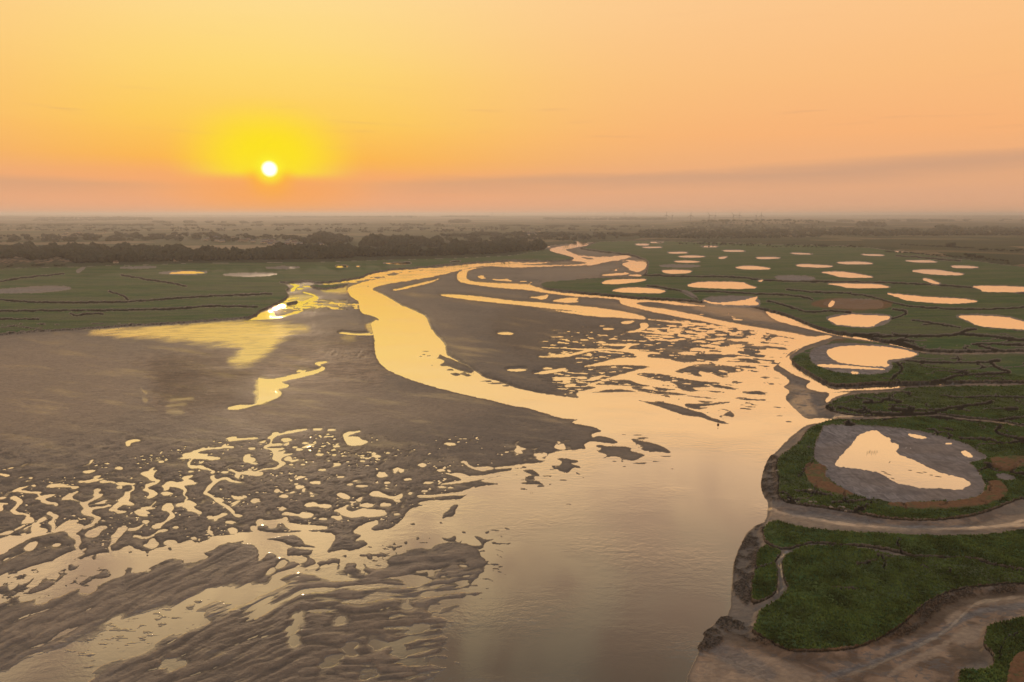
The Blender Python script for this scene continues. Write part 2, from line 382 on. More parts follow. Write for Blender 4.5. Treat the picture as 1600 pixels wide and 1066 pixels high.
for a in [(48, 747, 2.5, 1), (53, 759, 3, 1.2), (187, 761.5, 4, 1.6), (252, 721.5, 4, 1.3), (298, 737, 4, 1), (334, 716, 10, 2.2), (259, 771.5, 8.5, 2.6),
          (395, 731, 2, 1), (396, 783, 5, 3), (393, 701, 5, 1.5), (228, 815.5, 5, 3), (275, 824, 4.5, 1.9), (328, 808.5, 4.5, 2.3), (360, 816, 7, 2),
          (303, 841.5, 4.5, 2), (364, 829.5, 8, 4.5), (398, 826, 6, 4.5), (345, 764.5, 2, .7), (497, 671, 8, 1.3), (518, 672, 6, 1.3), (447, 688, 8, 2.8), (477, 692.5, 5, 1.2),
          (468, 702.5, 6, 1.6), (461, 699, 4, 1), (499, 710.5, 6, 1.6), (522, 711, 3, 1), (565, 715, 2, .8), (566, 720.5, 3.5, .8), (455, 726, 3, .9),
          (473, 726, 3, .9), (503, 734, 6, 1.4), (532, 745.5, 5, 1.2), (455, 751, 2, 1), (478, 748.5, 2, 1), (493, 754, 8, 2.2), (463, 756.5, 3, 1),
          (468, 761, 6, 2.7), (433, 767, 4, 2.7), (443, 775.5, 6.5, 2.2), (401, 782, 6, 3), (488, 775, 3, .8), (547, 757, 4.5, 1.3), (565, 759.5, 8, 1.4),
          (703, 694, 8, 1.9), (606, 708, 3, 1), (588, 713, 7, 2.2), (584, 709, 3, 1.6), (597, 742, 8, 3.6), (627, 736, 3.8, 2.2), (637, 749, 5.5, 1.5),
          (605, 754.5, 5, 1.3), (660, 727, 7, 2.6), (689, 735, 6, 1.6), (669, 754.5, 8, 1.4), (690, 761, 7, 1.3), (704, 762, 4, 1), (663, 767.5, 5, 1.3),
          (620, 803.5, 4, 1.3), (725, 722, 4, 1.3), (601, 789, 8, 2.7), (441, 795, 5, 2.2), (471, 580, 7, 2.2), (950, 514, 8, 1.5), (856, 576, 7, 1.2),
          (135, 919, 13, 7, -.2), (66, 937, 12, 6, -.2), (110, 917, 8, 3), (268, 1037, 17, 8, 0), (150, 1025, 25, 4, -.5), (130, 860, 5, 1.5, -.5),
          (515, 1035, 17, 6, -.5), (590, 1006, 13, 9, .3), (548, 1012, 12, 10, -.6), (622, 1018, 14, 10, .2), (465, 968, 14, 9, -1.1), (457, 985, 10, 7, -1.3),
          (636, 946, 9, 9, -.9), (678, 952, 9, 8, .2), (674, 896, 6, 4), (694, 901, 9, 3), (723, 884, 8, 4), (655, 980, 13, 6, -.2), (575, 1052, 12, 6, -.4), (687, 1034, 14, 7, .2),
          (530, 968, 9, 3, -.1), (636, 905, 7, 4), (200, 1018, 12, 6, -.3), (458, 1000, 8, 6, 1.3), (312, 966, 12, 7, .3), (565, 885, 8, 4, -.4), (510, 873, 9, 3), (546, 902, 8, 3),
          (440, 882, 9, 5, -.6), (424, 893, 6, 3, -.6), (592, 880, 8, 4, .3), (575, 1040, 8, 2)]:
    WATER.append(E(*a))

MUDISLE = [P(s) for s in (
    '-60,868 0,864 13,858 22,854 37,846 55,838 72,835 97,829.5 105,831 108,838 119,843 119,849 115,852 121,858 116,862 105,868 92,877 77,879 52,889 26,892 13,897 0,901 -60,916',
    '401,825 402,821 418,820 420,826 432,824 433,818 441,817 445,820 447,823 455,829 472,828 472,831 440,834 410,831 402,829',
    '414,843 424,840 440,838 450,836 458,835 466,838 474,845 476,850 485,852 495,855 490,857 476,855 460,855 448,852 445,849 430,845',
    '449,857 455,855 470,857 493,858 488,862 485,866 460,870 448,868', '470,868 480,868 490,873 491,880 484,887 478,891 470,889 466,885 476,882 481,878 480,872',
    '533,869 541,866 542,871', '573,867 580,870 579,873 574,871',
    '492,896 497,882 503,878 511,877 515,872 530,873 533,880 531,888 525,890 527,882 520,880 513,885 509,893 512,882 505,884',
    '538,886 543,876 546,872 545,879 558,880 556,888 565,895 572,895 570,907 550,905 530,903 515,900 500,898 527,893 537,891 540,889',
    '558,876 566,879 575,880 574,884 582,888 600,893 606,912 575,907 575,897 570,893 567,884',
    '575,876 582,880 590,879 600,881 606,886 600,890 585,887', '612,852 616,846 620,852',
    '687,838 700,842 710,836 714,840 712,846 735,852 752,852 750,847 738,836 750,838 757,843 773,842 770,844 758,848 755,857 740,858 735,852 720,848 695,846',
    '106,882 112,880 118,885 115,889 108,887', '83,886 88,885 88,891 87,896 81,894', '93,897 101,902 94,905 88,910 95,900',
    '115,903 125,899 120,905 112,910 100,914 95,917 110,914 125,910 138,903 143,900 138,908 125,912', '53,918 60,913 66,903 75,901 76,907 85,911 78,916 68,923 52,928 45,927',
    '-60,925 10,915 18,920 28,911 30,909 33,914 45,912 52,903 60,896 70,892 58,897 50,907 40,918 25,924 20,930 -60,934', '154,902 160,893 167,891 165,896 175,901',
    '0,868 10,866 15,864 8,868 0,872 -60,880 -60,872', '690,812 692,802 700,798 706,789 716,787 716,792 712,797 712,803 706,808 700,808',
    '983,593 1000,600 1020,603 1000,605 960,602 935,602 925,600 950,594', '985,607 1000,606 1030,611 1060,614 1080,617 1060,618 1020,616 1000,611',
    '920,614 950,608 975,608 1000,613 975,613 940,614', '990,584 1010,582 1040,585 1070,592 1100,596 1130,598 1120,601 1155,607 1150,610 1120,606 1100,605 1080,607 1070,612 1062,608 1055,600 1035,596 1010,590',
    '1065,576 1090,568 1130,570 1165,577 1160,581 1135,583 1140,590 1125,590 1110,583 1090,580 1100,590 1080,586 1050,581', '1130,566 1150,560 1175,560 1190,567 1180,568 1150,565',
    '1012,553 1030,553 1080,555 1120,552 1140,557 1120,562 1090,566 1060,566 1040,560 1015,560',
    '990,624 1010,627 1040,629 1060,633 1085,642 1100,645 1110,652 1125,656 1142,663 1130,663 1110,658 1095,652 1070,650 1050,643 1030,636 1010,630',
    '1070,630 1100,631 1140,627 1142,629 1120,633 1090,636 1110,637 1090,641 1070,636', '1085,625 1120,628 1100,631',
    '1140,640 1148,648 1146,653 1128,649 1122,650 1130,655 1142,658 1124,654', '922,685 935,680 955,684 968,692 960,694 940,692 925,690',
    '932,694 950,697 975,697 988,700 985,704 1000,708 1010,711 1000,716 990,721 975,718 965,714 950,714 940,718 950,711 930,705 940,702',
    '985,685 1000,688 1020,692 1035,697 1050,706 1045,709 1030,706 1010,706 1000,702 1005,698 990,692',
    '868,717 880,715 903,719 905,723 890,724 905,728 909,732 895,731 888,740 875,737 868,732 880,722', '815,735 830,733 840,738 845,745 835,744 820,738',
    '810,755 825,752 840,750 852,759 840,757 825,758', '820,746 832,744 838,750 826,751', '686,553 695,557 706,561 720,567 735,574 742,580 736,584 724,581 712,578 700,572 690,573 686,570 696,565 684,560',
    '562,492 575,491 588,496 594,501 582,500 574,503 580,512 584,522 578,522 572,508',
    '880,406 860,410 840,412.5 800,414 840,415 900,414 918,412 916,409.5', '905,401 925,403 930,406 915,405.5', '790,899 776,893 782,892 797,900 794,902',
)]
for a in [(645, 819, 4, 2), (689, 817, 3, 2), (653, 841, 3, 3), (634, 848, 3, 3), (671, 841, 1.5, 1.5), (598, 852, 2, 1), (762, 832, 4, 2.5), (774, 829, 8, 1.5, .1),
          (792, 826, 5, 1.5, .3), (725, 832, 4, 2), (783, 838, 2.5, 1), (793, 850, 3.5, 1.5), (784, 862, 5, 2, .4), (616, 858, 3, 3), (598, 866, 5, 2, .4),
          (577, 868, 3, 3, .5), (620, 864, 4, 3), (1097, 621, 13, 1.2), (1157, 622, 9, 1.5), (1182, 614, 18, 3), (1152, 597, 9, 2), (1168, 629, 5, 1), (1190, 625, 8, 1.5),
          (997, 680, 8, 1.2), (1005, 684.5, 10, 1.5), (975, 679.5, 4, 1), (1000, 724, 12, 1.5), (1024, 721, 6, 1), (976, 729, 4, 1), (1040, 713, 10, 1.3),
          (960, 721, 4, 1), (972, 721, 2, 1.5), (1050, 733, 3, .8), (880, 750, 7, 1.5), (903, 740, 4, 1.5, .4), (911, 746, 2, 1), (665, 549, 5, 1), (662, 554, 3, 1), (670, 556, 4, 1),
          (657, 557, 3, 1), (675, 571, 2, .8), (112, 885, 6, 4, .3), (205, 863, 4, 1.2), (265, 857, 3, 3, -.6), (888, 788, 6, 1), (712, 585, 7, 2.4, .1), (728, 586, 9, 2, .1), (690, 560, 8, 1.4),
          (704, 578, 6, 2), (760, 596, 10, 1.6), (775, 599, 14, 1.5), (790, 603, 6, 1.5), (1218, 650, 5, 1), (1232, 659, 6, 1.5), (1160, 633, 5, .8), (1060, 655, 3, .6), (1195, 590, 8, 1.8), (1205, 600, 6, 1.5),
          (720, 940, 20, 1.5), (690, 955, 15, 1.5), (735, 927, 10, 1.5), (700, 973, 14, 1.5), (712, 1035, 10, 1.5, .3), (697, 1015, 14, 2, .35), (738, 915, 8, 1.2)]:
    MUDISLE.append(E(*a))

# sheets of water a finger deep with soft edges: (outline, softness in photo pixels, strength)
FILM = [
    (P('130,519 200,514 300,506 380,502.5 440,508 487,514 450,522 435,533 425,545 405,560 390,570 372,571 357,566 370,556 378,545 365,540 330,535 270,532 255,528 190,524'), 9.0, .80),
    (P('0,453.5 30,451.5 70,448.8 100,450 90,453 60,452 30,455.5 0,456'), 2.0, .4),
    (P('500,450 530,446 545,444 541,451 546,458 530,460 505,458'), 3.0, .55),
    (P('402,590 425,593 452,602 433,612 425,625 400,635 398,615'), 4.0, .8),
    (P('262,627 300,622 304,625 268,630'), 3.0, .30), (P('262,634 292,632 290,636 260,638'), 3.0, .25), (P('258,642 285,641 288,648 262,648'), 3.0, .22),
    (P('219,606 226,612 232,616 228,618 221,611'), 1.5, .25), (P('222,622 232,625 228,632 224,628'), 1.5, .2),
    (P('420,470 470,462 500,463 490,478 440,487 405,492'), 4.0, .5),
    (P('445,486 480,482 560,480 555,476 520,470 490,475'), 3.0, .4),
    (P('0,1050 130,990 230,955 320,930 420,915 470,905 440,930 330,965 240,1010 170,1035 120,1066 0,1080'), 10.0, .45),
    (P('570,510 585,500 592,504 586,520 578,520'), 3.0, .6),
    (P('1225,640 1250,615 1262,612 1270,640 1280,652 1258,652'), 5.0, .25),
    (P('990,410 1010,408 1011,418 995,424 980,415'), 3.0, .6),
    (P('1060,470 1120,478 1180,484 1200,492 1240,508 1180,500 1100,490'), 4.0, .2),
    (P('535,528 552,527 556,533 545,536 534,533'), 5, .25),
    (P('640,905 720,895 760,890 745,930 700,950 640,960 560,935 600,915'), 14, .12),
    (P('1355,773 1375,770 1400,776 1412,783 1390,783 1365,778'), 3.0, .5),
]

# raised salt marsh lobes
MARSH = [P(s) for s in (
    '1192,825 1200,819 1212,812 1235,820 1285,827 1330,831 1405,834 1470,837 1530,836 1567,832 1600,826 1720,812 1720,905 1600,890 1555,882 1517,870 1430,869 1400,860 1355,852 1310,850 1272,846 1255,850 1235,856 1215,855 1200,849 1194,842',
    '1185,855 1200,851 1220,859 1220,865 1209,877 1214,887 1215,910 1210,927 1192,936 1174,940 1175,910 1182,882',
    '1240,859 1260,852 1310,851.5 1330,854 1367,860 1400,870 1460,872 1517,873 1555,886 1600,894 1720,909 1720,915 1600,910 1555,912 1492,920 1455,935 1425,960 1405,980 1367,1000 1330,1012 1285,1015 1235,1015 1210,1005 1195,995 1175,984 1182,970 1185,955 1200,945 1222,932 1234,917 1226,907 1222,877 1228,868',
    '1600,962 1720,945 1720,1200 1495,1200 1497,1066 1500,1057 1500,1045 1535,1047 1555,1040 1552,1020 1537,1007 1540,990 1545,975 1570,972',
    '1215,715 1230,705 1250,690 1262,670 1282,660 1307,654 1350,656 1400,652 1440,650 1470,649 1500,655 1560,660 1600,668 1720,672 1720,790 1600,775 1575,785 1550,795 1520,805 1450,812 1400,810 1350,803 1330,798 1290,792 1260,788 1230,784 1215,775 1218,750 1213,730',
    '1292,632 1310,622 1330,617 1350,615 1400,612 1420,605 1500,603 1600,602 1720,601 1720,667 1600,664 1560,656 1500,651 1470,646 1440,647 1400,649 1350,649 1320,646 1300,641 1290,637',
    '1243,554 1262,545 1290,537 1310,527.5 1340,531 1400,539 1440,551 1500,554 1600,551 1720,550 1720,597 1600,595 1500,595 1420,597 1380,597 1340,599 1310,601 1300,599 1280,591 1262,580 1245,570 1236,561',
    '843,445 850,440 890,437 930,434 960,433.5 1000,433 1010,426 1012,418 1012,408 1000,402 985,397.5 960,394.5 930,391.5 905,387.5 917,384.5 925,380 940,377 1000,375 1100,377.5 1200,381 1340,384 1390,390 1450,398 1510,405 1575,414 1720,432 1720,546 1600,546 1500,548 1440,546 1410,538 1385,532 1345,523 1305,518.5 1290,514 1265,506 1250,499 1230,491 1200,483.5 1180,479 1150,475 1110,472 1060,467.5 1010,465.5 975,462.5 940,459.5 900,456 875,454 850,450',
    '-90,531 0,522 60,517 130,513 200,508 260,505 330,500 380,497 400,492 405,485 420,480 430,474 445,467 452,460 447,455 453,449 445,443 435,440.5 450,441.5 475,438 500,442 540,437 568,432.5 574,427 612,420.5 650,418.5 700,413.5 737,410.5 775,408.5 800,406.5 850,408 887,407 897,404 892,400.5 860,392.5 857,387 800,397 700,403 500,408 300,410 110,416 0,419 -90,421',
    '482,444 520,444.5 545,441 541,446 515,451 490,450', '446,473 456,470 468,469 462,472 450,475',
    '1180,977 1195,990 1215,1002 1208,1003 1190,993 1176,982',
)]
# dry straw on the low walls round the gabion pond
STRAW = [P(s) for s in (
    '1257,727 1265,724 1280,725 1292,730 1288,742 1300,757 1320,766 1337,773 1325,776 1300,771 1280,765 1265,755 1258,742',
    '1385,788 1400,785 1450,785 1500,783 1530,777 1542,765 1545,752 1562,752 1576,765 1570,778 1540,790 1500,795 1440,796 1395,793',
    '1545,714 1600,713 1720,716 1720,732 1600,728 1570,736 1552,728', '1580,1030 1600,1018 1720,1000 1720,1120 1568,1120 1572,1066',
    '1262,476 1285,468 1300,466 1395,470 1392,482 1340,486 1290,482',
    '1290,530 1310,528 1330,532 1310,534')]
# bare grey or brown pans that hold no water
PAN = [(P(s), k) for s, k in (
    ('1287,664 1355,665 1425,672 1462,680 1510,694 1527,705 1545,717 1512,722 1525,732 1535,747 1540,762 1532,775 1500,782 1450,783 1412,785 1395,786 1375,780 1340,776 1312,761 1286,742 1296,732 1275,722 1272,712 1275,690 1285,672', 1.0),
    ('1265,555 1270,545 1290,539 1320,537 1360,538 1400,542 1440,552 1415,562 1392,566 1395,575 1385,583 1350,585 1320,583 1300,580 1280,572 1268,565', 1.0),
    ('1095,470 1110,464 1150,463 1180,464 1189,473 1185,479 1150,479 1110,475', .9), ('1210,432 1235,431 1265,432 1275,437 1240,438.5 1215,436.5', 1.0),
    ('1285,474 1300,468 1330,468 1370,469 1380,474 1378,481 1340,483 1300,480', 1.0), ('1025,415.5 1050,413.5 1100,415.5 1070,418', .8),
    ('-60,457 30,450 70,447.5 100,448 113,451.5 80,456 40,458 -60,458', .8), ('180,418.5 220,416.5 250,417.5 220,420', .7), ('345,430 370,427.5 410,426.5 437,428 415,431 380,431.8', .7),
    ('410,418.5 440,416.3 475,418 440,420.3', .7), ('242,427 280,423.5 300,423 329,426 300,429 270,428.5', .7),
    ('1555,741 1570,740 1590,748 1575,751 1560,749', .9), ('1062,454 1078,456 1090,465 1083,466 1070,459', .6),
    ('1290,497 1300,493 1330,490 1388,492 1394,497 1385,506 1366,511 1340,511.5 1305,508.5', .8), ('118,425 130,416.5 134,417 124,426', .6))]
# water standing on the marsh: every pond is an object
POND = [(P(s), lab) for s, lab in (
    ('1372,672 1360,672 1340,680 1335,690 1320,705 1305,722 1307,728 1330,730 1365,735 1380,740 1400,753 1420,757 1440,762 1467,761 1500,765 1510,760 1517,755 1507,747 1475,740 1452,731 1432,720 1397,707 1407,695 1390,690 1392,685 1377,679', 'large'),
    ('1417,677 1430,678 1450,683 1440,685 1425,682', ''), ('1500,705 1510,703 1522,714 1510,713', ''), ('1476,692 1485,691 1488,693 1480,693.5', ''),
    ('1290,550 1297,544 1320,540 1350,539.5 1387,542 1412,546 1435,552 1427,556 1412,559 1390,561 1384,565 1391,571 1382,572 1355,571 1320,568 1300,561', ''),
    ('1276,569 1300,569 1350,573 1390,577 1360,576.5 1310,574 1280,572.5', ''), ('1330,580 1342,581 1340,584 1331,584', ''),
    ('1293,498 1310,494 1328,491 1360,493 1385,493 1391,496 1380,501 1368,506 1365,510 1340,510 1310,507 1298,502', ''),
    ('1493,493 1530,492.5 1575,495 1595,501 1605,504 1620,508 1610,516 1580,513 1540,511 1520,505 1508,499', ''),
    ('1383,458 1400,459 1440,463 1470,465 1500,466 1535,471 1500,474 1480,474.5 1420,470 1405,465', ''), ('1517,447 1540,446 1600,448 1625,452 1600,456 1535,456 1533,452', ''),
    ('1288,443 1330,443 1375,444 1385,447 1392,449 1370,450 1325,450 1310,446', ''), ('1280,425 1310,424 1330,426 1368,433 1350,434 1315,433.5 1300,429', ''),
    ('1422,423 1440,421 1465,421.5 1480,424 1508,428 1500,430 1470,429.5 1440,427', ''), ('1440,436 1448,434.5 1465,441 1470,443 1458,443.5', ''),
    ('1485,415 1510,415 1533,418 1515,419 1490,418.5', ''), ('1411,407 1440,406.5 1455,407 1467,410 1430,410', ''), ('1243,414 1255,412.5 1300,415 1302,417 1280,418 1248,416.5', ''),
    ('1305,409.5 1345,408.5 1368,412 1350,413 1315,412.5', ''), ('1232,395 1260,395.5 1272,397.5 1245,397.5', ''), ('1343,397 1375,397.5 1384,399.7 1355,399.5', ''),
    ('1345,381 1375,381 1392,383.7 1365,383.5', ''), ('1398,392 1420,392 1418,394 1400,394', ''), ('1584,403 1610,403 1610,405.3 1590,405', ''),
    ('1280,375.5 1305,376 1300,377.4 1283,377.3', ''), ('1315,377.3 1335,377.5 1330,379 1317,378.8', ''),
    ('1072,446 1085,442 1100,440 1160,440.5 1170,445 1185,450 1150,451.5 1085,449', ''),
    ('1097,468 1115,473 1150,471 1170,467 1182,463 1184,465 1178,470 1187,474 1180,477 1140,476 1110,474', ''),
    ('955,454 970,450 985,449 1010,449.5 1038,453 1040,456 1030,458 990,457.5 965,456', ''), ('937,443 950,437 980,436 1012,436 1005,439 985,442 960,444', ''),
    ('1033,422 1060,421.5 1083,423 1075,427 1050,428 1037,426', ''), ('1051,408 1075,407 1098,409 1080,410.5 1060,410', ''), ('1058,400.5 1080,399 1104,400.5 1090,402.5 1065,402', ''),
    ('1042,394 1072,393.5 1075,395.7 1048,396.3', ''), ('992,381 1015,381 1013,383.5 995,383.3', ''), ('1015,378 1037,378 1034,379.8 1018,379.8', ''),
    ('1002,386 1030,385.5 1036,387 1010,387.8', ''), ('1095,384.5 1120,384 1122,386.2 1100,386.4', ''), ('1127,391 1160,391 1165,393.2 1135,393.4', ''),
    ('1123,402 1138,400.5 1130,404.5 1123,404', ''), ('1146,418 1160,415.5 1180,415.5 1205,419 1200,421 1165,421', ''), ('1180,402 1205,401.5 1223,403 1200,404.8 1185,404.5', ''),
    ('1183,439 1192,437 1190,440.5', ''), ('262,427 285,424 300,424 324,426 300,427.5 275,428', ''),
    ('523,416 530,414 543,415 545,417.3 527,418.3', ''), ('597,411 620,410.5 640,409.3 643,411.8 630,413.7 610,412.5', ''), ('703,408.3 720,406.8 718,409.6 706,409.8', ''),
    ('848,380.8 867,380.8 865,382.6 850,382.6', ''), ('840,385 860,384 858,386.3 842,386.5', ''), ('557,415.5 563,415.5 562,417 557,417', ''),
    ('1080,361 1097,361 1095,362.5 1083,362.5', ''), ('1115,362 1140,362 1138,363.6 1118,363.5', ''), ('1300,468 1305,473 1298,480 1293,478', ''))]
# creeks cut into the marsh: (line, width in photo pixels)
CREEK = [(P(s), w) for s, w in (
    ('-60,466 0,468 50,472 100,473 190,472 240,469 300,464 370,461 425,459', 1.3), ('-60,487 0,486 80,485 150,485 230,484 300,481 320,478 380,479 402,480', 1.4),
    ('190,430 220,435 250,440 275,444 290,447', 1.2), ('110,490 120,493 135,490 160,490', 1.5), ('170,455 190,461 200,468', 1.2), ('0,440 40,433 100,428', 1.0), ('-60,500 0,498 60,499', 1.2),
    ('1336,522 1370,525.5 1400,525 1480,525 1500,521 1510,516 1525,514', 2.4), ('1500,522 1540,524 1600,532 1700,536', 2.4), ('1392,533 1420,538 1440,548 1500,551 1550,551 1600,549 1700,549', 3.6),
    ('1388,560 1405,568 1411,577 1402,585 1392,594', 3.0), ('1520,538 1540,537 1600,539 1700,540', 1.6), ('1520,538 1540,543 1570,548', 1.6),
    ('1465,596 1480,592 1495,587 1530,585 1570,583 1582,581 1560,576 1550,568 1545,565 1562,563', 2.6), ('1402,562 1440,565 1500,567 1545,566', 1.4),
    ('1310,636 1330,641 1350,645 1400,647 1450,646 1475,641 1480,637 1500,636 1520,633 1540,631 1550,628', 3.0), ('1350,630 1380,629 1375,626 1395,624 1412,629 1400,630', 2.0),
    ('1412,640 1440,641 1460,640 1478,640', 1.6), ('1450,650 1480,653 1520,657 1550,659 1568,666 1555,672 1560,678 1600,688 1700,690', 3.4), ('1550,659 1570,655 1600,652 1700,650', 2.2),
    ('1500,686 1530,685 1560,690 1570,694 1585,690 1600,690', 2.4), ('1450,670 1462,672 1465,678', 2.2), ('1480,655 1440,648', 3), ('1470,618 1500,622 1540,619 1600,621', 1.4), ('1340,622 1370,626 1350,629', 1.4),
    ('1405,843 1402,853 1410,862 1416,869', 2.4), ('1395,872 1372,868 1370,877 1360,878 1340,882', 2.0), ('1372,868 1385,877 1382,888', 2.0), ('1440,884 1452,890', 2.0), ('1484,890 1486,896', 2.0),
    ('1000,429 1060,432 1150,432 1200,439 1300,440 1400,442 1500,447 1600,458', 1.2), ('1012,446 1050,452 1065,455 1090,467', 1.2), ('1200,470 1230,478 1262,489 1290,485 1330,488', 1.5),
    ('1395,483 1420,486 1410,494 1392,498', 1.5), ('1425,500 1460,505 1500,512', 1.2), ('1080,455 1130,456 1180,459 1240,461 1270,468', 1.2), ('1400,400 1440,402 1500,408', 1.0),
    ('1330,460 1360,462 1400,476 1460,482 1540,484 1600,480', 1.2), ('1230,452 1260,456 1330,458', 1.0), ('1185,855 1200,850 1215,857', 2.2), ('1245,768 1265,769 1300,774', 2.0),
    ('1300,786 1345,783 1360,780', 2.4), ('1540,725 1570,735 1600,742 1700,745', 4.0), ('1212,880 1182,888', 1.6), ('1300,918 1340,922', 1.2), ('1560,1045 1565,1000 1600,985', 1.6))]
# little bright streams in the muddy creeks
STREAM = [(P(s), w) for s, w in (
    ('-60,527 0,521.5 60,518 130,514.5 200,511 260,508 330,503 400,499.5', 1.3),
    ('1700,928 1600,934 1560,939 1525,944 1510,958 1490,978 1475,990 1455,1002 1430,1014 1400,1028 1360,1046 1310,1062 1290,1075', 2.6),
    ('1600,822 1540,826 1490,829 1440,827 1380,826 1330,823 1270,813 1225,806 1200,795', 2.0), ('1600,815 1570,822 1540,827', 2.0),
    ('1600,597 1540,598 1500,599 1460,599', 1.6), ('1300,655 1340,653 1400,652', 1.6), ('1222,859 1232,862 1226,872 1214,880 1220,890 1222,905 1232,917 1215,930 1195,942', 2.0),
    ('1089,1020 1120,1028 1160,1045 1190,1060 1210,1080', 1.6), )]
# lumpy broken turf along the cut bank
RUBBLE = [P(s) for s in (
    '1188,718 1212,708 1218,730 1219,755 1216,776 1230,786 1215,790 1200,782 1190,772 1186,750', '1160,845 1176,826 1192,818 1196,830 1192,845 1184,860 1182,885 1176,915 1174,940 1166,952 1158,938 1144,928 1144,900 1148,872',
    '1114,972 1126,962 1150,968 1180,985 1200,998 1225,1010 1235,1024 1210,1020 1180,1008 1150,994 1120,984', '1087,1008 1096,985 1110,978 1130,990 1128,1008 1100,1022 1088,1020',
    '1400,985 1440,955 1470,935 1500,925 1600,915 1700,915 1700,928 1600,930 1510,936 1470,955 1440,985 1400,1005 1300,1022 1250,1022 1330,1014')]
# mudflat that stands higher behind a small scarp
SCARP = [(P(s), h) for s, h in (
    ('585,456 615,470 650,486 667,496 671,510 682,525 697,552 740,578 760,592 850,614 870,600 820,560 780,520 740,480 700,462 640,452', .9),
    ('540,452 545,462 560,470 562,490 572,510 580,530 583,555 545,553 509,554 500,530 480,500 500,470', .8),
    ('565,556 586,555 600,576 650,598 740,621 800,637 870,655 870,672 760,650 640,625 580,600 540,580', .4),
    ('543,450 580,437 640,424 720,412 720,417 640,431 580,443 548,457', .6))]
# where random pools (positive) or random mud banks (negative) are sown: outline, softness, amount
SOW = [(P(s), sf, k) for s, sf, k in (
    ('-60,735 100,730 200,720 300,700 420,680 560,690 640,700 700,730 640,790 560,830 430,810 330,830 200,830 -60,830', 20, .30),
    ('1060,500 1130,505 1200,515 1250,530 1215,560 1150,545 1060,540 1000,535 1000,515', 12, 1.0), ('850,520 960,515 1020,540 1000,570 880,570 840,550', 15, .62), ('900,560 1000,520 1200,540 1220,600 1150,650 1000,610 900,610', 14, .50),
    ('840,590 900,575 960,590 940,620 880,615', 10, .75), ('430,470 560,470 560,485 430,485', 6, 1.1), ('455,445 540,443 560,430 640,420 720,415 700,420 600,437 560,442 470,455', 4, .95),
    ('735,428 760,432 800,437 850,440 830,442 760,440', 4, .9), ('1100,485 1180,495 1200,505 1130,500', 6, .5), ('780,700 850,690 900,680 900,700 850,720 800,725', 12, .7),
    ('0,800 100,850 200,870 190,900 0,930', 8, .4), ('300,930 450,915 600,905 740,890 730,930 600,940 450,950 330,960', 14, .52), ('640,930 740,900 730,960 700,1060 640,1060 600,1000', 14, .5),
    ('970,400 1010,404 1012,425 950,428', 4, .6), ('1235,600 1290,610 1290,650 1250,640', 8, .2))]
ISLE_SOW = [(P(s), sf, k) for s, sf, k in (
    ('1050,525 1200,520 1240,535 1220,560 1180,590 1150,575 1060,565 1020,560', 12, 1.0), ('940,590 1060,600 1180,600 1210,620 1100,625 980,618', 10, .75), ('1180,575 1225,580 1235,620 1190,610', 8, .6), ('930,608 1100,600 1230,600 1235,650 1150,665 1050,650 960,625', 12, .58),
    ('560,850 640,850 780,835 800,850 790,890 750,905 650,880 560,890', 10, .62), ('740,900 775,893 765,935 735,950', 8, .6), ('900,680 1040,685 1050,715 950,725', 8, .6),
    ('690,560 745,580 790,600 760,598 700,575', 6, .6), ('0,880 160,880 190,900 100,935 0,950', 8, .6), ('800,725 860,715 920,720 870,760 800,770', 10, .6), ('60,1000 250,940 330,930 320,960 200,1020 100,1050', 12, .7))]

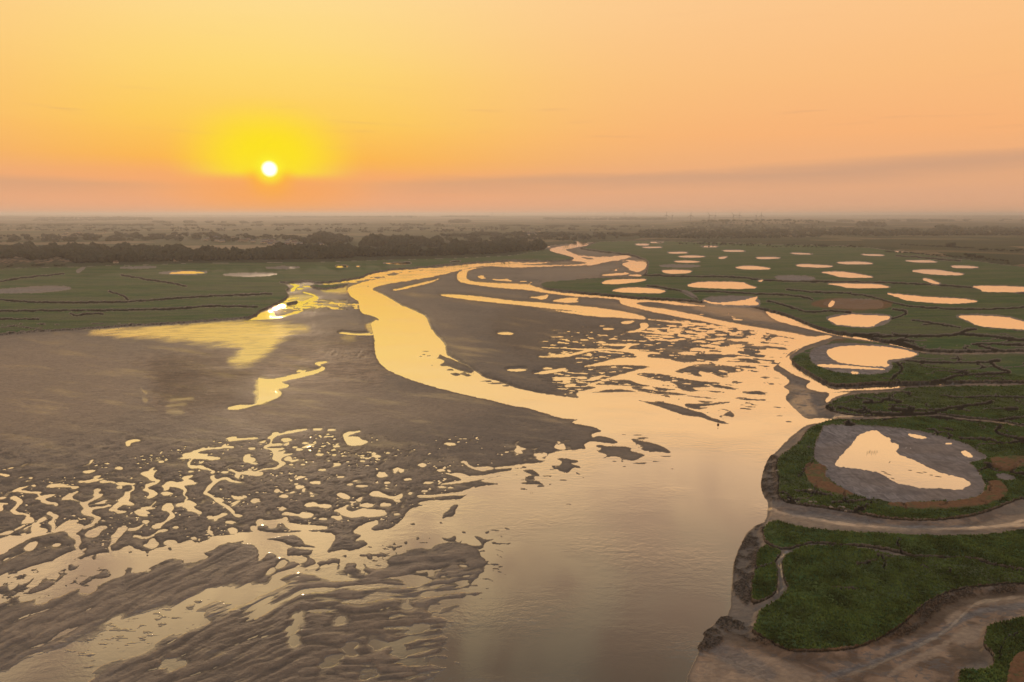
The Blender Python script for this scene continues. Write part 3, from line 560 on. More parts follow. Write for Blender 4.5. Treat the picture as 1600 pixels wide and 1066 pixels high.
# sand and mud that differ in their own colour: (outline, softness, kind, strength)
TINT = [(P(s), sf, kd, k) for s, sf, kd, k in (
    ('1330,1014 1400,988 1440,957 1475,938 1600,922 1660,922 1660,932 1520,944 1480,964 1460,990 1400,1006 1350,1022', 4, 'dark', .8),
    ('1480,1015 1530,1010 1550,1035 1510,1045 1485,1035', 5, 'dark', .7), ('1130,985 1160,992 1200,1010 1250,1030 1330,1028 1330,1038 1240,1040 1180,1020 1130,1000', 4, 'dark', .6),
    ('1475,952 1500,955 1505,970 1480,985 1476,968', 3, 'pale', .8), ('1490,937 1600,930 1660,930 1660,946 1540,946 1510,955', 4, 'pale', .6),
    ('1500,985 1545,976 1535,1000 1500,1012 1480,1002', 4, 'pale', .9), ('1085,1040 1130,1026 1190,1022 1260,1048 1300,1075 1080,1080', 7, 'pale', .7),
    ('1490,1000 1475,1022 1410,1050 1375,1070 1400,1045 1450,1018', 3, 'pale', .8), ('1205,798 1300,812 1420,829 1500,833 1400,834 1280,826 1200,812', 3, 'pale', .8),
    ('1560,812 1600,806 1660,800 1660,812 1590,826 1500,832 1530,822', 3, 'pale', .7), ('1225,797 1330,810 1400,822 1300,819 1220,806', 3, 'grey', .8), ('1370,823 1450,826 1540,822 1500,828 1420,829', 2, 'grey', .9),
    ('1440,1000 1470,988 1510,957 1600,943 1660,940 1660,952 1530,960 1492,983 1440,1013 1360,1043 1300,1064 1280,1060 1380,1030', 3, 'grey', .9),
    ('1100,1000 1150,1012 1200,1040 1220,1066 1180,1066 1120,1030', 5, 'grey', .6), ('1205,780 1240,795 1330,803 1330,808 1240,802 1205,792', 3, 'grey', .5),
    ('245,562 330,548 410,570 395,600 355,632 300,642 255,628 238,590', 18, 'dark', .65), ('440,500 560,505 575,545 500,555 440,560 400,575', 14, 'dark', .5), ('560,470 480,500 400,512 440,500', 6, 'dark', .3),
    ('-60,545 120,535 220,570 215,640 120,680 -60,690', 30, 'pale', .62), ('330,640 480,600 640,610 780,640 700,660 520,665 400,665', 16, 'pale', .42), ('600,470 700,480 760,560 720,560 660,500', 10, 'pale', .25),
    ('1225,590 1262,596 1285,630 1275,650 1250,630 1240,605', 6, 'grey', .6), ('460,665 640,680 640,720 430,720', 20, 'dark', .3), ('180,905 330,885 430,880 380,930 200,960 60,1000 0,1010 0,960', 20, 'pale', .25),
    ('240,1000 420,940 650,930 700,1000 650,1080 180,1080', 30, 'dark', .28), ('780,470 900,500 1000,520 850,560 760,540', 14, 'dark', .35), ('880,415 980,418 960,430 850,436 800,430', 5, 'pale', .3),
    ('1273,665 1340,666 1330,690 1300,722 1275,720', 6, 'pale', .5), ('1300,735 1380,745 1400,765 1350,772 1310,755', 8, 'dark', .35))]
WATER2 = [P(s) for s in ('37,857 45,849 54,846 60,848 55,855 48,860 40,859', '82,852 88,849 96,850 90,854 83,854', '-20,858 0,860 14,854 12,861 4,866 -20,868')]

# ------------------------------------------------------------------ number fields
_perm = np.random.default_rng(5).permutation(256).astype(np.int32)
_perm = np.concatenate([_perm, _perm])
_ga = np.random.default_rng(6).uniform(0, 2 * np.pi, 256)
_gx, _gy = np.cos(_ga).astype(np.float32), np.sin(_ga).astype(np.float32)


def perlin(x, y, seed=0):
    xi, yi = np.floor(x), np.floor(y)
    fx, fy = (x - xi).astype(np.float32), (y - yi).astype(np.float32)
    xi = (xi.astype(np.int64) + seed * 37).astype(np.int32) & 255
    yi = (yi.astype(np.int64) + seed * 91).astype(np.int32) & 255
    x1, y1 = (xi + 1) & 255, (yi + 1) & 255
    sx = fx * fx * fx * (fx * (fx * 6 - 15) + 10)
    sy = fy * fy * fy * (fy * (fy * 6 - 15) + 10)

    def g(ax, ay, dx, dy):
        h = _perm[_perm[ax] + ay]
        return _gx[h] * dx + _gy[h] * dy
    a = g(xi, yi, fx, fy)
    b = g(x1, yi, fx - 1, fy)
    c = g(xi, y1, fx, fy - 1)
    d = g(x1, y1, fx - 1, fy - 1)
    t = a + sx * (b - a)
    u = c + sx * (d - c)
    return (t + sy * (u - t)) * 1.5


def fbm(x, y, octv=3, seed=0, gain=0.5):
    s, a, f, n = 0.0, 1.0, 1.0, 0.0
    for i in range(octv):
        s = s + a * perlin(x * f, y * f, seed + i)
        n += a
        a *= gain
        f *= 2.03
    return s / n


def sstep(x, a, b):
    t = np.clip((x - a) / (b - a), 0, 1)
    return t * t * (3 - 2 * t)


def chaikin(p, n=1):
    for _ in range(n):
        q = np.roll(p, -1, 0)
        p = np.stack([p * .78 + q * .22, p * .22 + q * .78], 1).reshape(-1, 2)
    return p


def seg_d2(U, V, a, b):
    dx, dy = float(b[0] - a[0]), float(b[1] - a[1])
    L = dx * dx + dy * dy + 1e-9
    px, py = U - a[0], V - a[1]
    t = np.clip((px * dx + py * dy) / L, 0, 1)
    px -= t * dx
    py -= t * dy
    return px * px + py * py


def sdf(U, V, poly):
    """signed distance, positive inside"""
    d2 = np.full(U.shape, 1e9, np.float32)
    ins = np.zeros(U.shape, bool)
    n = len(poly)
    for i in range(n):
        a, b = poly[i], poly[(i + 1) % n]
        np.minimum(d2, seg_d2(U, V, a, b), out=d2)
        if a[1] != b[1]:
            c = ((a[1] > V) != (b[1] > V)) & (U < (b[0] - a[0]) * (V - a[1]) / (b[1] - a[1]) + a[0])
            ins ^= c
    d = np.sqrt(d2)
    return np.where(ins, d, -d)


# ------------------------------------------------------------------ ground grid
vs = [1760, 1600, 1470, 1360, 1270, 1200, 1155]
v = 1120.0
while v > 372: vs.append(v); v -= 0.86
while v > 346: vs.append(v); v -= 0.6
while v > 338.4: vs.append(v); v -= 0.32
us = [-1500, -1150, -900, -700, -540, -410, -310, -230, -170, -120, -88]
u = -60.0
while u <= 1660: us.append(u); u += 1.12
us += [1690, 1725, 1775, 1835, 1910, 2010, 2140, 2300, 2500, 2750, 3100]
VS, US = np.array(vs), np.array(us)
NR, NC = len(VS), len(US)
dyv = FPX * CP + (CY - VS) * SP
dzv = -FPX * SP + (CY - VS) * CP
tz = CAMZ / (-dzv)
GY = np.repeat((dyv * tz)[:, None], NC, 1)
GX = (US - CX)[None, :] * tz[:, None]
R = np.hypot(GX, GY)
U0 = np.clip(np.repeat(US[None, :], NR, 0), -60, 1660).astype(np.float32)
V0 = np.clip(np.repeat(VS[:, None], NC, 1), 0, 1118).astype(np.float32)


def level_uv(z):
    fwd = GY * CP + (z - CAMZ) * (-SP)
    up = GY * SP + (z - CAMZ) * CP
    return (np.clip(CX + FPX * GX / fwd, -60, 1660).astype(np.float32),
            np.clip(CY - FPX * up / fwd, 0, 1118).astype(np.float32))


UM, VM = level_uv(1.7)
NXA, NYA = GX.astype(np.float64), GY.astype(np.float64)


def window(U, V, poly, pad):
    """row and column slices of the grid that hold the outline"""
    x0, y0 = poly.min(0) - pad
    x1, y1 = poly.max(0) + pad
    rows = np.where((V[:, NC // 2] >= y0) & (V[:, NC // 2] <= y1))[0]
    if len(rows) == 0:
        return None
    r0, r1 = max(rows[0] - 1, 0), min(rows[-1] + 2, NR)
    sub = U[r0:r1]
    cols = np.where(((sub >= x0) & (sub <= x1)).any(0))[0]
    if len(cols) == 0:
        return None
    return slice(r0, r1), slice(max(cols[0] - 1, 0), min(cols[-1] + 2, NC))


def field_max(F, U, V, poly, pad=9.0, sign=1.0, wob=None, smooth=1):
    """F = max(F, sdf) (sign 1) or F = min(F, -sdf) (sign -1)"""
    p = chaikin(poly, smooth) if smooth else poly
    w = window(U, V, p, pad)
    if w is None:
        return
    d = sdf(U[w], V[w], p)
    if wob is not None:
        size = min(np.ptp(p[:, 0]) / 3, np.ptp(p[:, 1]))
        d = d + wob[w] * min(1.0, size / 8.0)
    if sign > 0:
        F[w] = np.maximum(F[w], d)
    else:
        F[w] = np.minimum(F[w], -d)


ROUGHN = (fbm(U0 / 14, V0 / 7, 4, 13, .6) * 1.6).astype(np.float32)


def soft_mask(U, V, poly, soft):
    p = chaikin(poly, 1)
    M = np.zeros(U.shape, np.float32)
    w = window(U, V, p, soft + 2)
    if w is None:
        return M
    d = sdf(U[w], V[w], p) + ROUGHN[w] * min(soft * .9, 3.0 if soft < 10 else 5.0)
    M[w] = sstep(d, -soft, soft)
    return M


CAP = 12.0
PXM = R / FPX                                   # metres in one photo pixel, sideways
wob = (fbm(U0 / 9, V0 / 5, 3, 3) * 1.0 + .55 * fbm(U0 / 3.4, V0 / 1.9, 2, 4)).astype(np.float32)
wob2 = fbm(U0 / 26, V0 / 12, 2, 7).astype(np.float32)
# --- open water of the estuary
G = np.full(U0.shape, CAP, np.float32)
wpoly = chaikin(MAIN, 1)
w = window(U0, V0, wpoly, CAP + 2)
G[w] = np.minimum(G[w], -sdf(U0[w], V0[w], wpoly) - wob[w] * 1.2 - ROUGHN[w] * .7)
for p in WATER:
    field_max(G, U0, V0, p, CAP, -1.0, wob)
STW = np.zeros(U0.shape, np.float32)
for line, lw in STREAM:
    for _ in range(2):
        m_ = np.empty((len(line) * 2 - 2, 2), np.float32)
        m_[0::2] = line[:-1] * .75 + line[1:] * .25
        m_[1::2] = line[:-1] * .25 + line[1:] * .75
        line = np.concatenate([line[:1], m_, line[-1:]])
    for a, b in zip(line[:-1], line[1:]):
        w = window(U0, V0, np.array([a, b]), 6)
        if w is None: continue
        d = np.sqrt(seg_d2(U0[w], V0[w], a, b)) + 1.6 * wob[w] - lw * .7 * (1 + 1.2 * wob2[w])
        STW[w] = np.maximum(STW[w], 1 - sstep(d, -.5, 1.8))
G = np.clip(G, -CAP, CAP)
for p in MUDISLE:
    field_max(G, U0, V0, p, 6.0, 1.0, wob)
upz = 1 - sstep(V0, 620, 690)
for p in WATER2:
    field_max(G, U0, V0, p, 6.0, -1.0, wob)
# --- smaller pools and banks, sown at random where the flat is nearly level
wx = NXA + 3.0 * fbm(NXA / 14, NYA / 14, 2, 21)
wy = NYA + 3.0 * fbm(NXA / 14, NYA / 14, 2, 22)
skew = V0 + 0.46 * np.minimum(U0, 470) + 0.10 * np.maximum(U0 - 470, 0) + 7 * fbm(U0 / 90, V0 / 50, 2, 33)
RDG = fbm(U0 / 62, skew / 10.0, 3, 61, .38)
lowz = sstep(V0, 845, 885) * (U0 < 900)
N1 = fbm(wx / 8.5, wy / 11.0, 3, 31) * (1 - upz) + fbm(U0 / 19 + .3 * wob, (V0 - .05 * U0) / 2.9, 3, 32) * upz
N1 = N1 * (1 - lowz) - RDG * lowz * 1.15
lf = np.clip(R / 500.0, 0.5, 2.0)
N2 = fbm(U0 / 22 + .4 * wob, V0 / 6.5, 3, 41) * (1 - upz) + fbm(U0 / 34 + .3 * wob, (V0 - .06 * U0) / 4.6, 3, 42) * upz
dens = np.zeros(U0.shape, np.float32)
for p, sf, k in SOW:
    dens = np.maximum(dens, soft_mask(U0, V0, p, sf) * k)
isl = np.zeros(U0.shape, np.float32)
for p, sf, k in ISLE_SOW:
    isl = np.maximum(isl, soft_mask(U0, V0, p, sf) * k)
pool = (0.62 - dens * 0.62 - N1) * 14.0
G = np.where(dens > 0.02, np.minimum(G, np.maximum(pool, -4)), G)
bankn = (N2 - (0.62 - isl * 0.62)) * 14.0
G = np.where(isl > 0.02, np.maximum(G, np.minimum(bankn, 4)), G)

G = G + lowz * sstep(12 - np.abs(G), 0, 6) * RDG * 8.0 * (G > -9)
G = np.clip(G, -CAP, CAP)

tiny = soft_mask(U0, V0, P('-60,740 150,730 300,700 450,680 700,690 820,690 700,760 600,830 430,830 200,850 -60,860'), 18) * (1 - lowz * .3)
N3 = fbm(U0 / 7.5, V0 / 3.0, 2, 35) - .5 * fbm(U0 / 60, V0 / 25, 2, 36)
G = np.where((tiny > .3) & (G > 1.5), np.minimum(G, np.clip((.56 - N3) * 16, -2.5, CAP)), G)

# --- height of the flats
zone_rip = soft_mask(U0, V0, P('-60,650 200,660 420,690 700,700 760,760 760,1118 -60,1118'), 40)
ca, sa = math.cos(0.70), math.sin(0.70)
rx, ry = NXA * ca + NYA * sa, -NXA * sa + NYA * ca
low = sstep(V0, 800, 900)
und0 = fbm(NXA / 30, NYA / 30, 2, 72)
ridge = 1 - np.abs(fbm(U0 / 30 + .5 * wob, (V0 + .18 * U0) / 10, 3, 51)) * 3.0
ridge2 = RDG * 2.2 + .5
rip = ridge * (1 - low) + ridge2 * low
und = fbm(NXA / 40, NYA / 60, 3, 71)
pos = np.clip(G, 0, CAP)
softz = soft_mask(U0, V0, P('-60,960 300,900 480,895 640,900 760,930 760,1118 -60,1118'), 20)
AMP = np.clip(PXM * .5, .05, .34) * (1 - .65 * softz)
Z = np.where(G > 0, AMP * (1 - np.exp(-pos / 4.5)), -0.55 * (1 - np.exp(np.minimum(G, 0) / 3.0)))
lift = sstep(G, 0.5 + 2.5 * softz, 6.0 + 4 * softz)
Z = Z + lift * ((0.09 + .07 * low) * zone_rip * (rip + .2) + 0.10 * (und + .3)
                + 0.06 * fbm(NXA / 6, NYA / 9, 3, 81) * (R < 1500)
                + (0.030 * fbm(NXA / .9, NYA / .9, 3, 82, .7) + 0.05 * np.abs(fbm(NXA / 2.6, NYA / 2.2, 3, 83, .6))) * (R < 520))
RELIEF = np.clip(zone_rip * (rip - .3) * 1.0 * lift, -1, 1)
# wide sand bar on the left: long low dunes of sand
bar = soft_mask(U0, V0, P('-60,535 100,520 240,535 330,570 330,600 300,650 180,690 60,715 -60,725'), 18)
Z = Z + bar * lift * (0.35 + 0.14 * fbm(NXA / 5 + .6 * wob, NYA / 14, 3, 91))
for p, h in SCARP:
    m = soft_mask(U0, V0, p, 11)
    Z = Z + h * m * sstep(G, 0.3, 2.2)
softz = soft_mask(U0, V0, P('-60,960 300,900 480,895 640,900 760,930 760,1118 -60,1118'), 20)
FILMA = np.zeros(U0.shape, np.float32)
WET = (1 - sstep(G, 0.0, 1.8 + 4.5 * softz)) * (0.34 + .34 * softz)
WET = np.maximum(WET, .20 * sstep(fbm(U0 / 130, (V0 - .12 * U0) / 13, 5, 93, .62), .0, .75) * (G > 0))
for p, sf, k in FILM:
    fs = fbm(U0 / 60, (V0 + .1 * U0) / 4.5, 4, 101, .6) * 1.5
    fm = np.zeros(U0.shape, np.float32)
    pp = chaikin(p, 1)
    w = window(U0, V0, pp, sf * 4 + 6)
    d = sdf(U0[w], V0[w], pp) + fs[w] * sf * .9
    fm[w] = sstep(d, -sf, sf * .8)
    WET = np.maximum(WET, fm * k)
    FILMA = np.maximum(FILMA, fm)
    Z = np.where((G > 0) & (fm > .4) & (k > .4), Z * (1 - .55 * fm) + 0.03 * fm, Z)

WET = np.maximum(WET, STW * .38 * (1 + .6 * wob2))
# --- salt marsh: raised, creeks cut into it
wobm = (fbm(UM / 8, VM / 5, 4, 111, .65) * 1.2).astype(np.float32)
M = np.full(U0.shape, -CAP, np.float32)
for p in MARSH:
    field_max(M, UM, VM, p, CAP, 1.0, wobm * 1.6)
M = np.clip(M, -CAP, CAP)
# the banks beside the marsh creeks slope down
near_m = sstep(M, -10, -1) * (M < 0)
right = sstep(U0, 1150, 1200) * sstep(V0, 590, 640)
Z = Z + right * near_m * 0.7 * sstep(G, 1.0, 6.0)
Z = Z + right * sstep(G, 2, 8) * 0.35
RUB = np.zeros(U0.shape, np.float32)
for p in RUBBLE:
    RUB = np.maximum(RUB, soft_mask(U0, V0, p, 2.5))
RUB *= (.25 + .75 * sstep(fbm(NXA / 5, NYA / 4, 3, 123) + .3 * np.abs(ROUGHN), -.25, .1))
lump = 1.5 * np.abs(fbm(NXA / 1.9, NYA / 1.4, 3, 121)) + .6 * np.abs(fbm(NXA / .7, NYA / .7, 2, 122))
Z = Z + RUB * sstep(G, 0.3, 2) * (0.12 + .75 * lump)
CR = np.full(U0.shape, CAP, np.float32)
for line, lw in CREEK:
    q = line
    for _ in range(2):
        m_ = np.empty((len(q) * 2 - 2, 2), np.float32)
        m_[0::2] = q[:-1] * .75 + q[1:] * .25
        m_[1::2] = q[:-1] * .25 + q[1:] * .75
        q = np.concatenate([line[:1], m_, line[-1:]])
    for a, b in zip(q[:-1], q[1:]):
        w = window(UM, VM, np.array([a, b]), 7)
        if w is None: continue
        d = np.sqrt(seg_d2(UM[w] + 3.0 * wobm[w], VM[w] + 1.3 * ROUGHN[w] * (1 if b[1] < 700 else 1.6), a, b)) - lw * (.42 if b[1] < 500 else .5) * (1 + .6 * wobm[w])
        CR[w] = np.minimum(CR[w], d)
# small random creeks
cw = np.clip(R / 500, .5, 4)
rn = np.abs(fbm(UM / 70 + .12 * wobm, VM / (6 + np.clip(VM - 400, 0, 600) * .07), 2, 131))
CR = np.minimum(CR, rn * 26 - 0.35 + 1.2 * (VM < 505) + 4 * (VM > 800) + 2.5 * sstep(fbm(UM / 110, VM / 24, 2, 132), -.05, .15))
CR = np.where(R < 210, np.maximum(CR, 1.0 + 0 * CR) * (CR > 50) + CR * (CR <= 50), CR)
Mg = np.minimum(M, CR - 0.25)
veg = (0.36 * fbm(NXA / 1.3, NYA / 1.3, 3, 141) + 0.22 * fbm(NXA / 5, NYA / 5, 2, 142)
       + 0.25 * fbm(NXA / 22, NYA / 22, 2, 143))
ZM = 1.75 + veg * np.clip(400 / R, .25, 1) + .1
floor_c = np.where(M > 0, 0.55 + 0.5 * sstep(CR, -2.0, 0.0), Z)
k = sstep(Mg, -0.35, 0.95)
inm = sstep(M, -0.3, 0.6)
Z = np.where(M > -0.5, (Z * (1 - inm) + np.maximum(floor_c, Z * (M < .3)) * inm) * (1 - k) + ZM * k, Z)
GRASS = k.astype(np.float32)

WET = WET * (1 - sstep(M, -1.4, -.2)) * (1 - RUB)
PANM = np.zeros(U0.shape, np.float32)
for p, kk in PAN:
    m = np.zeros(U0.shape, np.float32)
    pp = chaikin(p, 1)
    w = window(UM, VM, pp, 6)
    if w is None: continue
    d = sdf(UM[w], VM[w], pp) + wobm[w] * 1.2
    m[w] = sstep(d, -1.2, 0.8)
    PANM = np.maximum(PANM, m * kk)
    Z = Z * (1 - m) + (1.50 + 0.05 * fbm(NXA / 5, NYA / 5, 2, 151)) * m
GRASS *= (1 - PANM)
STR = np.zeros(U0.shape, np.float32)
for p in STRAW:
    STR = np.maximum(STR, soft_mask(UM, VM, p, 1.4))
Z = Z + STR * .35 * (R < 600) * (1 - PANM)
PD = np.full(U0.shape, -CAP, np.float32)
pond_sd = []
for p, lab in POND:
    pp = chaikin(p, 1)
    w = window(UM, VM, pp, 5)
    d = sdf(UM[w], VM[w], pp) + wobm[w] * min(1.7, np.ptp(pp[:, 1]) * .09)
    pond_sd.append((w, d))
    PD[w] = np.maximum(PD[w], d)
PLEV = 1.42
pin = sstep(PD, -1.6, 1.2)
Z = np.where(PD > -1.6, np.minimum(Z, 1.9) * (1 - pin) + (PLEV - .35) * pin, Z)
# make sure the shore of a pond lies exactly on its outline
Z = np.where((PD > 0), np.minimum(Z, PLEV - .02 - .15 * np.clip(PD, 0, 2)), Z)
Z = np.where((PD <= 0) & (PD > -2.5), np.maximum(Z, PLEV + .03), Z)
GRASS *= (1 - sstep(PD + .6 * wobm * (VM > 480), -1.5 * (VM > 480) - .7, -.1))

# --- the country behind
LAND = np.zeros(U0.shape, np.float32)          # farmland
edge_pts = P('-60,420.5 110,417 300,411.5 500,409.5 600,406 700,404 800,399 846,391 860,383 900,379 1000,374.5 1100,377 1200,380.5 1340,383.5 1390,389.5 1450,397.5 1510,404.5 1575,413.5 1660,424')
ev = np.interp(U0[0], edge_pts[:, 0], edge_pts[:, 1])[None, :]
LAND = sstep(ev - VM, -0.3, 0.8)
LAND = LAND * (1 - sstep(-G, -.5, .5) * (V0 > 374))
hills = sstep(R, 5200, 16000) * (34 + 46 * (fbm(NXA / 5200, NYA / 3600, 3, 161) + .25)) + sstep(R, 15000, 34000) * 38
hills += 42 * np.exp(-((NXA - 2150) / 900) ** 4 - ((NYA - 6200) / 650) ** 2)
hills += 15 * np.exp(-((NXA + 1000) / 900) ** 2 - ((NYA - 6800) / 700) ** 2) + 16 * np.exp(-((NXA - 4300) / 700) ** 2 - ((NYA - 7200) / 500) ** 2)
hills = np.clip(hills, 0, 93)
ZL = 2.3 + 0.8 * sstep(ev - VM, .5, 2) + hills + 1.5 * fbm(NXA / 300, NYA / 300, 2, 171) * sstep(R, 2000, 4000)
Z = Z * (1 - LAND) + ZL * LAND
GRASS *= (1 - LAND)
# sea bank between marsh and fields on the right
dyke = np.exp(-((ev - VM - 1.2) / 1.1) ** 2) * (U0 > 1000)
Z = Z + 3.0 * dyke
DUNE = np.zeros(U0.shape, np.float32)
for cu, cv, su, sv, h in ((12, 414, 24, 3.2, 8), (34, 413, 14, 3, 8.5), (62, 413, 9, 2.5, 4), (82, 413, 12, 2.6, 8.5), (96, 412.5, 12, 2.6, 8), (-30, 413, 25, 3, 9), (112, 411.5, 8, 2, 4)):
    g = np.exp(-((U0 - cu) / su) ** 2 - ((V0 - cv) / sv) ** 2)
    Z = Z + h * g * (1 + .3 * fbm(NXA / 9, NYA / 20, 2, 181))
    DUNE = np.maximum(DUNE, sstep(g, .12, .4))
LAND = np.maximum(LAND, DUNE)
GRASS *= (1 - DUNE)
# outside the picture to the south and at the sides the same flats simply go on
Z = Z.astype(np.float32)

# --- colour guides that belong to the place (dry sand, grey mud, silt)
TONE = (0.5 + .45 * fbm(NXA / 60, NYA / 90, 3, 191) + .45 * fbm(U0 / 110, (V0 - .12 * U0) / 9, 4, 192)).astype(np.float32)
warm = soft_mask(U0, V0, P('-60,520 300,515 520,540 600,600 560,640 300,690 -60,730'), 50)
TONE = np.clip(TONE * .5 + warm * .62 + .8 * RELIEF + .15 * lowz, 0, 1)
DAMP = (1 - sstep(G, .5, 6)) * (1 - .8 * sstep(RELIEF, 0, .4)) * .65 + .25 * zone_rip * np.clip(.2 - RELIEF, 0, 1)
DAMP = np.clip(DAMP, 0, 1).astype(np.float32)
brn = soft_mask(U0, V0, P('1090,1000 1180,1000 1330,1020 1480,930 1720,915 1720,960 1560,975 1500,1050 1500,1118 1070,1118'), 12) * .9
brn = np.maximum(brn, soft_mask(U0, V0, P('1200,790 1300,800 1720,810 1720,822 1500,836 1330,828 1240,812 1200,812'), 4) * .7)
brn = np.maximum(brn, soft_mask(U0, V0, P('1290,598 1400,600 1720,596 1720,602 1420,612 1330,618'), 4) * .7)
brn = np.maximum(brn, sstep(M, -7, -1) * (M < 0) * .55 * (U0 > 900))
brn = np.maximum(brn, soft_mask(U0, V0, P('200,560 330,548 420,560 470,530 580,520 620,600 480,610 380,590 340,640 230,650 240,600'), 22) * .75)

TN = {kd: np.zeros(U0.shape, np.float32) for kd in ('pale', 'dark', 'grey')}
for p, sf, kd, k_ in TINT:
    TN[kd] = np.maximum(TN[kd], soft_mask(U0, V0, p, sf) * k_)
MUDC, GRC, LDC = 0, 1, 2
kind = np.where(LAND > .5, LDC, np.where(GRASS > .82, GRC, MUDC)).astype(np.int8)
attrs = {'pale': TN['pale'], 'dark': TN['dark'], 'grey': TN['grey'], 'damp': DAMP, 'film': FILMA, 'wet': WET.astype(np.float32), 'tone': TONE, 'brown': brn.astype(np.float32), 'pan': PANM, 'straw': STR, 'rubble': RUB,
         'dune': DUNE, 'upland_haze': sstep(hills, 4, 25).astype(np.float32), 'grass': GRASS, 'creek_shade': (np.maximum(sstep(M, -1.6, -.3) * (U0 > 900), sstep(M, -.2, .4)) * np.clip(2 * (1 - k), 0, 1) * (1 - PANM) * (1 - sstep(PD, -2.5, -1))).astype(np.float32)}
idx = np.arange(NR * NC).reshape(NR, NC)
q = np.stack([idx[:-1, :-1], idx[:-1, 1:], idx[1:, 1:], idx[1:, :-1]], -1).reshape(-1, 4)
kmax = np.maximum(np.maximum(kind[:-1, :-1], kind[:-1, 1:]), np.maximum(kind[1:, 1:], kind[1:, :-1])).reshape(-1)
kmin = np.minimum(np.minimum(kind[:-1, :-1], kind[:-1, 1:]), np.minimum(kind[1:, 1:], kind[1:, :-1])).reshape(-1)
kq = np.where(kmax == LDC, LDC, kmin)
allco = np.stack([GX, GY, Z], -1).reshape(-1, 3).astype(np.float32)


def mesh_from(name, faces, co, at=None, smooth=True):
    used, inv = np.unique(faces.reshape(-1), return_inverse=True)
    inv = inv.reshape(faces.shape)
    me = bpy.data.meshes.new(name)
    k_ = faces.shape[1]
    me.vertices.add(len(used))
    me.vertices.foreach_set('co', co[used].astype(np.float32).reshape(-1))
    me.loops.add(inv.size)
    me.loops.foreach_set('vertex_index', inv.astype(np.int32).reshape(-1))
    me.polygons.add(len(inv))
    me.polygons.foreach_set('loop_start', np.arange(0, inv.size, k_, dtype=np.int32))
    me.polygons.foreach_set('loop_total', np.full(len(inv), k_, np.int32))
    me.polygons.foreach_set('use_smooth', np.full(len(inv), smooth, bool))
    if at:
        for n_, a_ in at.items():
            la = me.attributes.new(n_, 'FLOAT', 'POINT')
            la.data.foreach_set('value', a_.reshape(-1)[used].astype(np.float32))
    me.update(calc_edges=True)
    me.validate()
    return me


def height_at(x, y):
    """ground height under a point"""
    fwd = y * CP + CAMZ * SP
    up = y * SP - CAMZ * CP
    uu, vv = CX + FPX * x / fwd, CY - FPX * up / fwd
    r = np.interp(-vv, -VS, np.arange(NR))
    c = np.interp(uu, US, np.arange(NC))
    r0, c0 = int(min(max(r, 0), NR - 2)), int(min(max(c, 0), NC - 2))
    fr, fc = r - r0, c - c0
    a = Z[r0, c0] * (1 - fc) + Z[r0, c0 + 1] * fc
    b = Z[r0 + 1, c0] * (1 - fc) + Z[r0 + 1, c0 + 1] * fc
    return float(a * (1 - fr) + b * fr)

# ------------------------------------------------------------------ materials
def new_mat(name):
    m = bpy.data.materials.new(name)
    m.use_nodes = True
    t = NT(m.node_tree)
    t.n.clear()
    out = t.node('ShaderNodeOutputMaterial')
    return m, t, out


def princ(t, color, rough=0.9, spec=0.3, normal=None):
    b = t.node('ShaderNodeBsdfPrincipled')
    t.put(b.inputs['Base Color'], color)
    t.put(b.inputs['Roughness'], rough)
    t.put(b.inputs['Specular IOR Level'], spec)
    if normal is not None:
        t.l.new(normal, b.inputs['Normal'])
    return b.outputs[0]


def water_shader(t, pos, silt, wave=1.0, rough=0.03):
    """silty still water: diffuse silt below a reflecting skin that gets stronger at low angles"""
    n1 = t.noise(t.mapping(pos, (0.30, 0.55, 0.3)), 1.0, 3.0, 0.55, 0.4)
    n2 = t.noise(t.mapping(pos, (1.3, 2.3, 1.0)), 1.0, 2.0, 0.5)
    n3 = t.noise(t.mapping(pos, (0.02, 0.03, 0.02)), 1.0, 2.0, 0.5)
    h = t.math('ADD', t.math('MULTIPLY', n1, 0.5), t.math('MULTIPLY', n2, 0.16))
    h = t.math('MULTIPLY', h, t.rng(n3, 0.40, 0.68, 0.12, 2.2, True))
    nb = t.bump(h, 1.0, 0.085 * wave)
    lw = t.node('ShaderNodeLayerWeight')
    lw.inputs['Blend'].default_value = 0.5
    fac = t.ramp(lw.outputs['Facing'], [(0.0, .04), (0.30, .12), (0.40, .32), (0.50, .62), (0.62, .88), (0.80, .96), (1.0, .98)])
    gl = t.node('ShaderNodeBsdfGlossy')
    t.put(gl.inputs['Roughness'], rough)
    gl.inputs['Color'].default_value = (1.0, 0.975, 0.94, 1)
    t.l.new(nb, gl.inputs['Normal'])
    df = t.node('ShaderNodeBsdfDiffuse')
    t.put(df.inputs['Color'], silt)
    mx = t.node('ShaderNodeMixShader')
    t.l.new(fac, mx.inputs[0])
    t.l.new(df.outputs[0], mx.inputs[1])
    t.l.new(gl.outputs[0], mx.inputs[2])
    return mx.outputs[0]


def make_water():
    m, t, out = new_mat('silty_water')
    pos = t.pos()
    n = t.noise(t.mapping(pos, (0.012, 0.006, 0.01)), 1.0, 3.0, 0.5, 0.5)
    silt = t.mixc(t.rng(n, .35, .65, 0, 1), (0.135, 0.115, 0.075, 1), (0.17, 0.125, 0.085, 1))
    t.l.new(water_shader(t, pos, silt, 1.0), out.inputs[0])
    return m


def make_pond_water():
    m, t, out = new_mat('pond_water')
    pos = t.pos()
    t.l.new(water_shader(t, pos, (0.17, 0.135, 0.10, 1), 0.35, 0.02), out.inputs[0])
    return m


